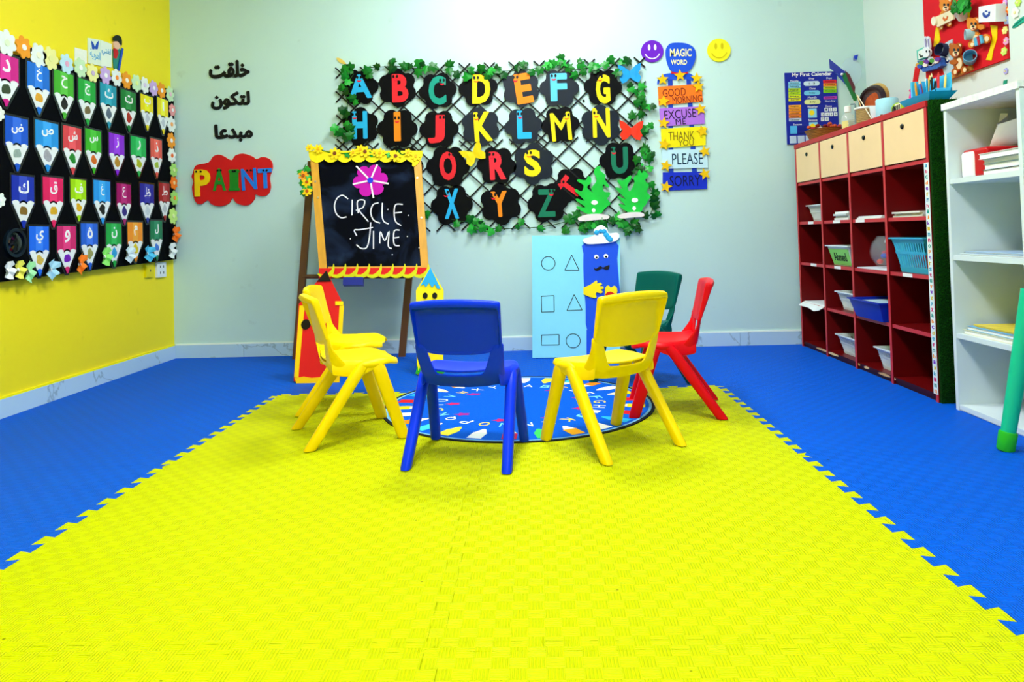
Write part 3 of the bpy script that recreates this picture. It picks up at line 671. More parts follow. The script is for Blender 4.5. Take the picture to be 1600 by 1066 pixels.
for ch, (x0, y0, x1, y1), h, r in (('P', (95, 772, 195, 935), '#ffd400', 0), ('A', (208, 765, 290, 900), '#1a8a20', 0), ('I', (312, 770, 368, 900), '#158018', 0), ('N', (385, 765, 480, 895), '#1a78e0', .05), ('T', (488, 765, 575, 885), '#1a80e8', .03)):
    a0, b1 = B(*c4(x0, y0), .012); a1, b0 = B(*c4(x1, y1), .012)
    lt = MB().text(BACK, ch, a0, b0, a1, b1, .012, .018, r, .018 if ch in 'AN' else .035)
    if ch == 'I':
        for yy in (b0, b1-.02): lt.obox(BACK, a0-.006, a1+.006, yy, yy+.016, .012, .0178)
    lt = lt.build('letter', M(h, .6), cl)
    for k, dx in enumerate((.14, .42) if ch == 'P' else (.4, .65)):
        MB().poly(BACK, disc2(a0+(a1-a0)*dx, b1-.012, .0065, 10), .018, .021).build('eye', M('#080808', .3), lt)

# ------------------------------------------------------------------ trellises with letter cards
m_tr = M('#0c0c0d', .5)
def trellis(px0, px1, py0, py1, lb):
    a0, b1 = B(px0, py0, .01); a1, _ = B(px1, py0-.018*(px1-px0), .01); _, b0 = B(px0, py1, .01); Hh = b1-b0; p = .152
    slope = -.018
    t = thing('trellis', lb, 'trellis', BACK((a0+a1)/2, b0, 0))
    n = int((a1-a0)/p) + 1
    for dirn in (1, -1):
        k = -int(Hh/p)-1
        while a0 + k*p < a1:
            x0 = a0 + k*p; x1 = x0 + Hh*1.04; q = []
            A, Bq = (x0, b0), (x1, b1)
            t0 = max(0, (a0-x0)/(x1-x0)); t1 = min(1, (a1-x0)/(x1-x0)); k += 1
            if t1 - t0 < .12: continue
            P0 = (x0+(x1-x0)*t0, b0+Hh*t0); P1 = (x0+(x1-x0)*t1, b0+Hh*t1)
            if dirn < 0: P0 = (P0[0], b0+b1-P0[1]); P1 = (P1[0], b0+b1-P1[1])
            cc = .004 if dirn > 0 else .009
            MB().stroke(BACK, [P0, P1], .0085, cc, cc+.005).build('slat', m_tr, t)
    # two short standoffs that hold it to the wall
    for f in (.2, .8):
        a = a0+(a1-a0)*f; MB().obox(BACK, a-.006, a+.006, (b0+b1)/2-.006, (b0+b1)/2+.006, .0012, .006).build('bracket', m_tr, t)
trellis(524, 1008, 106, 234, 'upper black diamond trellis behind the A to N cards')
trellis(524, 1002, 226, 366, 'lower black diamond trellis behind the R, S, X and Y cards')

CA = crop(510, 80, 5.922); CB = crop(760, 80, 5.714); CC = crop(640, 220, 6.664); CD = crop(800, 210, 6.27)
m_card = M('#030408', .45, .5, 9, spec=.10); m_card2 = M('#0f1a28', .38, .6, 8, spec=.22)
BLU, RED, TEA, YEL, ORA, GRE = '#22b4ec', '#e8202c', '#109c84', '#ffe000', '#ff8c10', '#0a7858'
cards = [('A', (562, 136), 28, (545, 118, 580, 153), BLU, .05), ('B', (621, 137), 29, (613, 117, 638, 159), RED, 0), ('C', (684, 142), 28, (670, 120, 697, 163), TEA, 0),
         ('D', (747, 137), 29, (738, 118, 766, 161), YEL, -.03), ('E', (814, 138), 28, (805, 116, 831, 161), ORA, .13), ('F', (874, 138), 29, (860, 116, 886, 157), '#5cc4ea', 0),
         ('G', (942, 136), 28, (931, 118, 953, 161), YEL, 0), ('H', (562, 198), 29, (551, 175, 574, 216), BLU, 0), ('I', (621, 201), 30, (616, 176, 626, 220), ORA, 0),
         ('J', (686, 202), 29, (669, 181, 695, 223), RED, -.03), ('K', (751, 198), 29, (741, 176, 769, 220), YEL, .04), ('L', (818, 197), 28, (808, 174, 830, 216), BLU, 0),
         ('M', (875.5, 195), 28, (861, 177, 892, 219), YEL, .07), ('N', (938.5, 195.5), 30, (926, 170, 953, 214), YEL, 0),
         ('O', (700, 260.5), 32, (687, 238, 713, 281), RED, .04), ('R', (776, 259), 29, (765, 238, 790, 280), '#f02838', .03), ('S', (833.6, 256), 31, (819, 235, 845, 275), YEL, 0),
         ('U', (967.5, 251.5), 29, (955, 231, 981, 271), GRE, 0), ('X', (706, 320.5), 31, (695, 296, 717, 341), BLU, 0), ('Y', (782.5, 319), 31, (768, 300, 793, 338), ORA, .05),
         ('Z', (856, 317), 30, (840, 297, 868, 338), GRE, 0), ('T', (893, 290), 27, (877, 277, 903, 311), RED, .9), ('', (566, 258), 30, None, None, 0), ('', (630, 259), 30, None, None, 0)]
cname = {BLU: 'blue', RED: 'red', TEA: 'teal', YEL: 'yellow', ORA: 'orange', GRE: 'green', '#5cc4ea': 'pale blue', '#f02838': 'red'}
for i, (ch, (px, py), rp_, box, h, r) in enumerate(cards):
    cc = .0142 if ch != 'T' else .0105
    a, b = B(px, py, cc); R_ = rp_*.00389*1.04
    lb = ('black flower card with smiling %s letter %s' % (cname[h], ch)) if ch else ('black flower card mostly hidden behind the easel top, %s' % ('beneath the H card' if px < 600 else 'beneath the I card'))
    if ch == 'T': lb = 'slipped black flower card with tilted red letter T'
    t = thing('letter_card', lb, 'letter card', BACK(a, b-R_, 0), 'flower shaped alphabet cards')
    mm = m_card2 if ch in ('F', 'K', 'L', 'N', 'S', 'E') else m_card
    MB().poly(BACK, flower2(a, b, R_*1.03, 6, .70, PI/6*(i % 3) + .1*math.sin(i*7), 7, .55), cc, cc+.003).build('card', mm, t)
    if not ch: continue
    a0, b1 = B(box[0], box[1], cc); a1, b0 = B(box[2], box[3], cc)
    mt = M(h, .55)
    lt = MB().thick_text(BACK, ch, a0, b0, a1, b1, cc+.003, cc+.006, r, {'A': .018, 'M': .0, 'N': .014, 'K': .018, 'X': .018, 'Y': .018, 'Z': .018, 'I': 0}.get(ch, .03)).build('letter', mt, t)
    f0 = {'A': (.5, .9), 'B': (.2, .93), 'C': (.8, .85), 'D': (.2, .9), 'E': (.1, .92), 'F': (.2, .93), 'G': (.3, .95), 'H': (.15, .9), 'I': (.5, .8), 'J': (.85, .93), 'K': (.15, .9), 'L': (.2, .9), 'M': (.85, .9), 'N': (.2, .85), 'O': (.75, .9), 'R': (.15, .93), 'S': (.3, .9), 'U': (.15, .93), 'X': (.1, .9), 'Y': (.15, .9), 'Z': (.8, .95), 'T': (.5, .95)}[ch]
    ex, ey = rot2([(a0+(a1-a0)*f0[0], b0+(b1-b0)*f0[1])], r, (a0+a1)/2, (b0+b1)/2)[0]
    for dx in (-.011, .011): MB().poly(BACK, disc2(ex+dx, ey, .007, 10, .010), cc+.006, cc+.008).build('eye', M('#06060a', .3), lt)
    MB().stroke(BACK, [(ex-.014, ey-.018), (ex-.006, ey-.025), (ex+.006, ey-.025), (ex+.014, ey-.018)], [.002, .009, .009, .002], cc+.006, cc+.0075).build('mouth', M('#ff6a10' if h == YEL else '#e01030', .5), lt)

# ivy
ivyA = {'top': [CA(*p) for p in ((215, 150), (375, 170), (465, 145), (610, 105), (610, 170), (720, 140), (770, 140), (850, 205), (860, 125), (920, 170), (995, 150), (1140, 185), (1150, 120), (1210, 215), (1300, 230), (1340, 185), (1430, 170), (1520, 190), (1580, 170))] +
               [CB(*p) for p in ((15, 215), (40, 185), (95, 165), (150, 215), (280, 150), (330, 120), (400, 190), (475, 175), (545, 125), (590, 110), (660, 60), (680, 105), (740, 150), (785, 220), (850, 125), (860, 190), (940, 150), (975, 130), (1065, 120), (1115, 85), (1165, 190), (1205, 95), (1260, 90))],
        'left': [CA(*p) for p in ((180, 180), (180, 230), (210, 290), (150, 330), (180, 380), (400, 220), (240, 440), (160, 545), (180, 590), (200, 690), (230, 720), (90, 720), (140, 760), (190, 800), (230, 780))],
        'right': [CB(*p) for p in ((1290, 330), (1390, 320), (1340, 370), (1380, 400), (1350, 460), (1400, 480), (1450, 500), (1300, 570), (1380, 575), (1420, 690), (1400, 720), (1430, 880), (1400, 900))] +
                 [CD(*p) for p in ((1300, 130), (1330, 215), (1350, 240), (1340, 330), (1220, 255), (1240, 340), (1290, 400), (1370, 500), (1400, 570), (1390, 650), (1400, 690), (1390, 800), (1310, 790))],
        'bottom': [CC(*p) for p in ((180, 770), (490, 860), (635, 825), (655, 925), (700, 840), (740, 850), (770, 900), (845, 940), (925, 910), (1160, 850))] +
                  [CD(*p) for p in ((285, 925), (525, 930), (555, 830), (630, 795), (700, 890), (720, 930), (760, 880), (820, 890), (870, 860), (900, 870), (970, 830), (990, 850), (1040, 800), (1060, 870), (1100, 900), (1130, 960), (1150, 920), (1200, 860), (1220, 890), (1240, 930))]}
ivl = {'top': 'green ivy garland running along the top of the letter trellis', 'left': 'green ivy garland hanging over the A and H cards', 'right': 'green ivy garland trailing down the trellis end past the butterflies', 'bottom': 'green ivy garland along the foot of the lower trellis'}
for k, pp in ivyA.items():
    P_ = [B(x, y, .02) for x, y in pp]
    t = thing('ivy_garland', ivl[k], 'ivy', BACK(*P_[0], 0), 'ivy garlands on the trellis')
    if k in ('top', 'bottom'): key = lambda p: p[0]
    else: key = lambda p: -p[1]
    cs = sorted(P_, key=key); av = []
    for i in range(0, len(cs), 3):
        g = cs[i:i+3]; av.append((sum(q[0] for q in g)/len(g), sum(q[1] for q in g)/len(g)))
    MB().tube([BACK(a, b, .017) for a, b in smooth(av, 3, False)], .0025, 5).build('stem', M('#1a4a14', .6), t)
    for i, (a, b) in enumerate(P_):
        hidden = k == 'left'
        put_leaf(BACK, a, b, .034 if hidden else .028, random.uniform(.050, .068), t, gm[random.choice((0, 0, 1, 1, 2, 3))])
        if i % 3 == 0:
            put_leaf(BACK, a+random.uniform(-.03, .03), b+random.uniform(-.03, .03), .031, random.uniform(.035, .05), t, gm[random.choice((0, 1, 2))])

# paper butterflies
def butterfly(px, py, wpx, h, rot, lb, c0=.024):
    a, b = B(px, py, c0); s = wpx*.00389
    t = thing('paper_butterfly', lb, 'butterfly', BACK(a, b-s*.4, 0), 'paper butterflies')
    for sg in (-1, 1):
        w_ = [(0, .10), (.28, .34), (.5, .42), (.46, .12), (.36, .0), (.47, -.2), (.36, -.42), (.18, -.36), (0, -.18)]
        P_ = rot2([(a+sg*x*s, b+y*s) for x, y in w_], rot, a, b)
        if area2(P_) < 0: P_ = P_[::-1]
        n = len(P_); lift = lambda q: c0+.004+.14*math.hypot(q[0]-a, q[1]-b)*.5
        V = [BACK(q[0], q[1], lift(q)) for q in P_] + [BACK(q[0], q[1], lift(q)-.002) for q in P_]
        MB().add(V, [tuple(range(n)), tuple(range(2*n-1, n-1, -1))] + [(i, n+i, n+(i+1) % n, (i+1) % n) for i in range(n)]).build('wing', M(h, .5, .2, 30), t)
    e = rot2([(a, b+.1*s), (a, b-.2*s)], rot, a, b); MB().tube([BACK(q[0], q[1], c0-.008) for q in e] , .006, 6).build('body', M(h, .6), t)
butterfly(984, 115, 36, '#1898e0', .05, 'sky blue paper butterfly beside the G card')
butterfly(986, 204, 37, '#f03010', -.05, 'orange red paper butterfly beside the N card')
butterfly(740, 241, 36, '#f0d000', .5, 'yellow paper butterfly between the O and R cards')
a, b = B(533, 97); MB().poly(BACK, smooth([B(526, 91), B(531, 91), B(537, 95), B(541, 100), B(536, 100), B(530, 97)], 3), 0, .004).solo('paper_scrap', M('#e8c860', .7), 'small straw coloured paper scrap above the A card', 'paper scrap')

# green foam trees with faces on white bases
def foam_tree(tree, base, eyes, lb):
    t = thing('foam_tree', lb, 'foam tree', BACK(*B(*CD(*base[0]), .02), 0), 'green foam trees')
    MB().poly(BACK, smooth([B(*CD(*p), .026) for p in tree], 3), .0215, .032).build('foliage', M('#18c840', .45, .35, 9), t)
    MB().poly(BACK, smooth([B(*CD(*p), .026) for p in base], 3), .0215, .038).build('base', M('#f2e8ea', .6, .1, 20), t)
    for x, y, rx, ry in eyes: MB().poly(BACK, disc2(*B(*CD(x, y), .032), rx, 12, ry), .032, .0345).build('eye_mark', M('#fafafa', .4), t)
tr1 = [(740, 780), (640, 725), (640, 705), (720, 715), (630, 650), (640, 630), (710, 650), (620, 560), (625, 535), (680, 560), (700, 500), (640, 460), (655, 440), (720, 450), (745, 410), (775, 430), (770, 480), (735, 520), (790, 570), (775, 530), (830, 450), (800, 370), (830, 320), (870, 310), (860, 350), (915, 400), (910, 440), (950, 510), (930, 520), (890, 490), (900, 560), (960, 570), (950, 610), (930, 630), (965, 680), (930, 710), (900, 740), (860, 780)]
tr2 = [(1130, 760), (1045, 690), (1060, 680), (1110, 695), (1035, 620), (1050, 610), (1110, 630), (1020, 540), (1025, 520), (1080, 530), (1030, 460), (1050, 445), (1090, 450), (1160, 400), (1165, 440), (1130, 500), (1150, 560), (1185, 510), (1200, 460), (1190, 430), (1250, 340), (1270, 285), (1290, 300), (1280, 350), (1340, 400), (1300, 450), (1340, 500), (1320, 560), (1355, 610), (1330, 650), (1310, 690), (1280, 720), (1260, 760)]
foam_tree(tr1, [(650, 815), (740, 785), (860, 780), (950, 800), (930, 830), (820, 840), (700, 850), (655, 845)], ((808, 668, .020, .014), (800, 745, .011, .013)), 'green foam tree beside the slipped T card')
foam_tree(tr2, [(1040, 795), (1120, 768), (1230, 762), (1285, 775), (1285, 805), (1180, 815), (1080, 825), (1035, 815)], ((1203, 645, .020, .014), (1197, 725, .011, .013)), 'green foam tree beneath the U card')

# ------------------------------------------------------------------ smileys and magic word ladder
cM = crop(990, 50, 4.1)
def smiley(x, y, r, h, mh, lb):
    a, b = B(*cM(x, y)); R_ = r/4.1*.00389
    t = thing('smiley_disc', lb, 'smiley', BACK(a, b-R_, 0)); MB().poly(BACK, disc2(a, b, R_, 36), 0, .008).build('disc', M(h, .45), t)
    for s_ in (-1, 1): MB().poly(BACK, disc2(a+s_*R_*.27, b+R_*.34, R_*.11, 14, R_*.27), .008, .0095).build('eye', M(mh, .5), t)
    MB().stroke(BACK, [(a+R_*.68*math.cos(q), b-R_*.0+R_*.68*math.sin(q)) for q in [PI*1.12+PI*.76*k/14 for k in range(15)]], R_*.085, .008, .0095).build('smile', M(mh, .5), t)
smiley(118, 125, 71, '#6a14c0', '#f6f0ff', 'purple smiley face disc with white features')
smiley(545, 118, 74, '#f6ee20', '#d8c400', 'yellow smiley face disc beside the magic word sign')
mw = thing('magic_word_sign', 'blue MAGIC WORD sign with five hanging courtesy panels and gold stars', 'sign', BACK(*B(*cM(328, 1015)), 0))
def PM(pts, c=.008): return [B(*cM(*p), c) for p in pts]
mblu = M('#1450d8', .55)
MB().poly(BACK, smooth(PM([(205, 130), (217, 90), (250, 70), (330, 72), (385, 100), (398, 150), (385, 205), (345, 255), (250, 255), (215, 200)]), 4), .004, .010).build('header', mblu, mw)
MB().poly(BACK, PM([(245, 250), (345, 250), (350, 268), (240, 268)]), .003, .009).build('red_band', M('#d01030', .5), mw)
MB().poly(BACK, smooth(PM([(152, 335), (158, 300), (190, 272), (250, 262), (300, 262), (350, 262), (385, 280), (425, 320), (440, 345), (410, 330), (350, 302), (295, 305), (240, 305), (190, 310), (165, 330)]), 3), 0, .005).build('arch', mblu, mw)
for xa, xb in (((222, 250), (226, 257)), ((338, 366), (376, 408))):
    MB().poly(BACK, PM([(xa[0], 280), (xa[1], 280), (xb[1], 905), (xb[0], 905)]), 0, .004).build('strap', M('#1440b8', .6), mw)
panels = [([(155, 352), (435, 332), (443, 445), (162, 470)], '#ff7a18', '#801800', [('GOOD', 185, 365, 335, 410), ('MORNING', 248, 412, 438, 450)]),
          ([(165, 490), (450, 475), (455, 588), (172, 606)], '#b070e0', '#200838', [('EXCUSE', 195, 500, 400, 550), ('ME', 268, 556, 335, 592)]),
          ([(175, 620), (462, 605), (462, 725), (180, 745)], '#f4e400', '#7a6400', [('THANK', 222, 640, 390, 690), ('YOU', 285, 692, 385, 728)]),
          ([(180, 757), (470, 750), (475, 870), (185, 877)], '#c4e8f4', '#0a3858', [('PLEASE', 245, 780, 445, 845)]),
          ([(187, 900), (470, 895), (470, 1005), (187, 1018)], '#0a2cc8', '#030a38', [('SORRY', 230, 922, 430, 985)])]
for P_, h, ih, tx in panels:
    pn = MB().poly(BACK, PM(P_), .004, .009).build('panel', M(h, .6), mw)
    for s_, x0, y0, x1, y1 in tx:
        a0, b1 = B(*cM(x0, y0), .009); a1, b0 = B(*cM(x1, y1), .009)
        MB().text(BACK, s_, a0, b0, a1, b1, .009, .0102, .05 if y0 < 620 else 0, .0).build('lettering', M(ih, .6), pn)
for s_, x0, y0, x1, y1 in (('MAGIC', 232, 110, 372, 155), ('WORD', 238, 180, 342, 208)):
    a0, b1 = B(*cM(x0, y0), .009); a1, b0 = B(*cM(x1, y1), .009)
    MB().text(BACK, s_, a0, b0, a1, b1, .010, .0125, -.03, .02).build('lettering', M('#fff4b0', .6), mw)
for k, (x, y) in enumerate(((185, 305), (297, 280), (403, 298), (415, 350), (190, 445), (428, 495), (192, 583), (440, 635), (195, 720), (455, 765), (207, 857), (455, 910), (207, 992))):
    a, b = B(*cM(x, y), .012); MB().poly(BACK, star2(a, b, .038, .45, PI/2 + .25*math.sin(k*3)), .0125, .0165).build('star', M('#f0c000', .35, .2, 30), mw)

# ------------------------------------------------------------------ calendar hung on the back wall
cK = crop(1210, 80, 6.27)
ka0, kb1 = B(*cK(102, 212), .01); ka1, _ = B(*cK(612, 205), .01); kb0 = B(*cK(140, 915), .01)[1]
ca = thing('calendar', 'dark blue hanging chart titled My First Calendar', 'calendar', BACK((ka0+ka1)/2, kb0, 0))
KW, KH = ka1-ka0, kb1-kb0
MB().obox(BACK, ka0, ka1, kb0, kb1, 0, .008).build('board', M('#1426a0', .5), ca)
def kx(x, y): return ka0 + KW*(x-105-(y-215)*.075)/490, kb1 - KH*(y-212)/703
def krect(x0, y0, x1, y1, h, nm='pocket', rd=None, c1=.0105):
    a0, b1 = kx(x0, y0); a1, b0 = kx(x1-(y1-y0)*0, y0)[0], kx(x0, y1)[1]
    P_ = [(a0, b0), (a1, b0), (a1, b1), (a0, b1)]
    if rd:
        rr = (b1-b0)/2; P_ = [(a0+rr+rr*math.cos(t), (b0+b1)/2+rr*math.sin(t)) for t in [PI/2+PI*q/8 for q in range(9)]] + [(a1-rr+rr*math.cos(t), (b0+b1)/2+rr*math.sin(t)) for t in [-PI/2+PI*q/8 for q in range(9)]]
    return MB().poly(BACK, P_, .008, c1).build(nm, M(h, .5), ca)
def ktext(s_, x0, y0, x1, y1, h='#ffffff', c=.008, par=None, bold=.0):
    a0, b1 = kx(x0, y0); a1, b0 = kx(x1, y0)[0], kx(x0, y1)[1]
    MB().text(BACK, s_, a0, b0, a1, b1, c, c+.0012, 0, bold).build('lettering', M(h, .5), par or ca)
ktext('My First Calendar', 172, 215, 545, 262, bold=.02)
for s_, x0, y0, x1, y1 in (('Day', 335, 268, 385, 290), ('Date', 345, 365, 400, 385), ('Month', 332, 450, 412, 472), ('Weather', 330, 542, 428, 564), ('Season', 345, 672, 428, 695), ('Months', 160, 285, 235, 303), ('Days', 500, 270, 550, 290), ('Dates', 500, 543, 560, 560), ('Season', 205, 712, 283, 730)): ktext(s_, x0, y0, x1, y1)
mn = ['January', 'February', 'March', 'April', 'May', 'June', None, 'August', 'September', 'October', 'November', 'December']
mh = ['#8fd8f4', '#8fd8f4', '#b8e020', '#b8e020', '#d8e420', '#e8e420', None, '#ffb020', '#ffa018', '#ff9418', '#ff8810', '#c8dcf0']
for k, (s_, h) in enumerate(zip(mn, mh)):
    if not s_: continue
    y = 303 + k*32.5; p_ = krect(140+k*2.0, y, 255+k*2.0, y+28, h); ktext(s_, 155+k*2, y+6, 240+k*2, y+22, '#203040', .0105, p_)
for k, (s_, h) in enumerate((('Sunday', '#e82030'), ('Tuesday', '#ff9010'), ('Wednesday', '#c8e020'), ('Thursday', '#80d020'), (None, None), ('Saturday', '#c040c0'), ('Sunday', '#2040b0'))):
    if not s_: continue
    y = 297 + k*32; p_ = krect(470+k*2, y, 592+k*2, y+28, h); ktext(s_, 485+k*2, y+6, 578+k*2, y+22, '#f8f8f8' if k == 6 else '#301828', .0105, p_)
for y, h, s_ in ((302, '#d0e8f8', '1  3'), (395, '#70c8f0', 'Friday'), (483, '#e0e8a0', 'July')):
    p_ = krect(285+(y-302)*.08, y, 435+(y-302)*.08, y+46, h, 'pill', True); ktext(s_, 335+(y-302)*.08, y+14, 390+(y-302)*.08, y+34, '#203040', .0105, p_)
for (x0, y0) in ((338, 572), (352, 705)):
    p_ = krect(x0, y0, x0+80, y0+88, '#8fd8f8'); a, b = kx(x0+36, y0+40); MB().poly(BACK, disc2(a, b, .016, 16), .0105, .0115).build('sun_picture', M('#ffe020', .5), p_)
for r in range(3):
    for q in range(4 if r < 2 else 2):
        x0, y0 = (492 if r == 0 else 462)+q*40 - (0 if r else 0), 568+r*46
        if r == 0 and q == 3: continue
        p_ = krect(x0, y0, x0+32, y0+36, '#e8f0f8'); ktext(str((q+1) if r == 0 else (r*4+q-1)), x0+10, y0+8, x0+22, y0+28, '#203060', .0105, p_)
krect(175, 735, 238, 810, '#50b8f0'); krect(248, 735, 320, 810, '#10208a')
for x0 in (175, 250, 325): krect(x0, 832, x0+62, 905, '#c0d8f0')
# ------------------------------------------------------------------ left wall: black board with Arabic pencil cards
c2 = crop(0, 40, 4.846); c3 = crop(0, 230, 4.845); LW = LEFT.pix; CB0 = .03
P0, P1 = LW(0, 441, CB0), LW(276, 405, CB0); Q0, Q1 = LW(0, 80, CB0), LW(262, 137, CB0)
P1 = (min(P1[0], 4.31), P1[1]); Q1 = (P1[0]-.005, Q1[1])
ext = 2.15
def exl(A, B_, y): f = (y-A[0])/(B_[0]-A[0]); return (y, A[1]+(B_[1]-A[1])*f)
bd = thing('alphabet_board', 'long black felt board holding the Arabic pencil cards on the yellow wall', 'board', LEFT(3.3, P0[1], 0))
MB().poly(LEFT, [exl(P0, P1, ext), P1, Q1, exl(Q0, Q1, ext)], .0015, CB0-.004).build('backing', M('#04050a', .8), bd)
MB().poly(LEFT, [exl(P0, P1, ext), P1, Q1, exl(Q0, Q1, ext)], CB0-.004, CB0).build('felt', M('#030509', .8, .6, 30, .1, spec=.06), bd)
def LP(pt, c=CB0): return LW(pt[0], pt[1], c)
# (letter, transliterated name, colour, colour name, TL, TR, BL, BR, tip, picture colour)
A2 = lambda *p: c2(*p); A3 = lambda *p: c3(*p)
pcs = [('\u062f', 'dal', '#d8148c', 'magenta', A2(-70, 190), A2(136, 250), A2(-60, 395), A2(134, 428), A2(38, 612), '#3a4a30'),
       ('\u062e', 'kha', '#1470d8', 'blue', A2(195, 265), A2(368, 322), A2(210, 465), A2(370, 495), A2(282, 672), '#f0a830'),
       ('\u062d', 'hha', '#44b428', 'leaf green', A2(400, 330), A2(553, 375), A2(410, 515), A2(550, 545), A2(480, 708), '#1c1c1c'),
       ('\u062c', 'jim', '#18a838', 'green', A2(585, 400), A2(720, 432), A2(595, 570), A2(718, 590), A2(660, 757), '#7a6a40'),
       ('\u062b', 'tha', '#1498b0', 'teal', A2(750, 430), A2(878, 465), A2(760, 590), A2(875, 620), A2(815, 777), '#607080'),
       ('\u062a', 'ta', '#0c7c2c', 'dark green', A2(905, 480), A2(1025, 512), A2(920, 635), A2(1022, 652), A2(988, 807), '#b02818'),
       ('\u0628', 'ba', '#f4e000', 'yellow', A2(1055, 512), A2(1150, 545), A2(1070, 650), A2(1160, 662), A2(1125, 797), '#c8d0d8'),
       ('\u0627', 'alif', '#f8e410', 'lemon yellow', A2(1182, 540), A2(1270, 568), A2(1198, 683), A2(1268, 696), A2(1245, 827), '#c8d0d8'),
       ('\u0636', 'dad', '#1456d0', 'royal blue', A2(30, 680), A2(208, 710), A2(40, 890), A2(205, 905), A3(112, 182), '#9ab0a8'),
       ('\u0635', 'sad', '#1c94e4', 'sky blue', A2(258, 715), A2(438, 745), A2(270, 910), A2(435, 930), A3(355, 187), '#a8a8b0'),
       ('\u0634', 'shin', '#e04048', 'coral red', A2(470, 760), A2(612, 775), A2(478, 935), A2(608, 950), A3(543, 207), '#1c8a28'),
       ('\u0633', 'sin', '#34b41c', 'bright green', A2(636, 785), A2(760, 795), A2(650, 955), A2(762, 965), A3(710, 202), '#e07020'),
       ('\u0632', 'zay', '#8a1cd8', 'violet', A2(815, 820), A2(938, 825), A2(830, 975), A2(935, 985), A3(884, 214), '#c09030'),
       ('\u0631', 'ra', '#14b450', 'emerald green', A2(985, 838), A2(1102, 855), A2(990, 990), A2(1098, 997), A3(1040, 222), '#b8c020'),
       ('\u0630', 'dhal', '#e85848', 'salmon', A2(1130, 855), A2(1222, 868), A2(1145, 1000), A2(1222, 1010), A3(1190, 233), '#a8c840'),
       ('\u0643', 'kaf', '#1430b0', 'navy blue', A3(70, 212), A3(250, 225), A3(98, 412), A3(255, 415), A3(178, 612), '#8a6a28'),
       ('\u0642', 'qaf', '#e81860', 'rose pink', A3(318, 228), A3(475, 235), A3(325, 415), A3(470, 415), A3(390, 607), '#e8b020'),
       ('\u0641', 'fa', '#a4e000', 'lime', A3(528, 245), A3(648, 247), A3(532, 400), A3(645, 402), A3(585, 562), '#f0b010'),
       ('\u063a', 'ghayn', '#209cf0', 'azure', A3(700, 252), A3(830, 257), A3(712, 415), A3(830, 417), A3(780, 582), '#181818'),
       ('\u0639', 'ayn', '#a81468', 'plum', A3(877, 277), A3(988, 280), A3(885, 430), A3(985, 433), A3(932, 587), '#302080'),
       ('\u0638', 'zah', '#1428a0', 'indigo', A3(1055, 277), A3(1162, 282), A3(1060, 425), A3(1160, 430), A3(1107, 577), '#d0dce8'),
       ('\u0637', 'tah', '#a81820', 'dark red', A3(1198, 270), A3(1280, 276), A3(1205, 415), A3(1280, 417), A3(1245, 557), '#c0c8d0'),
       ('\u064a', 'ya', '#1c6cf0', 'cobalt', A3(213, 600), A3(365, 602), A3(222, 790), A3(365, 790), A3(285, 977), '#d8b850'),
       ('\u0648', 'waw', '#d82070', 'deep pink', A3(428, 600), A3(570, 597), A3(432, 785), A3(570, 777), A3(495, 957), '#7818c0'),
       ('\u0647', 'ha', '#1c60d8', 'bright blue', A3(607, 580), A3(735, 577), A3(612, 745), A3(735, 745), A3(672, 927), '#a0a060'),
       ('\u0646', 'nun', '#10a840', 'grass green', A3(800, 580), A3(915, 577), A3(803, 742), A3(912, 742), A3(857, 907), '#30a8e0'),
       ('\u0645', 'mim', '#ff9410', 'orange', A3(960, 570), A3(1075, 568), A3(968, 715), A3(1075, 720), A3(1030, 867), '#f8d020'),
       ('\u0644', 'lam', '#0c7a4c', 'bottle green', A3(1132, 560), A3(1225, 557), A3(1140, 700), A3(1222, 705), A3(1183, 862), '#4880e0')]
m_lam = M('#0a0c12', .25, spec=.5); m_wd = M('#eef4f4', .45, .08, 40)
cx_of = {}
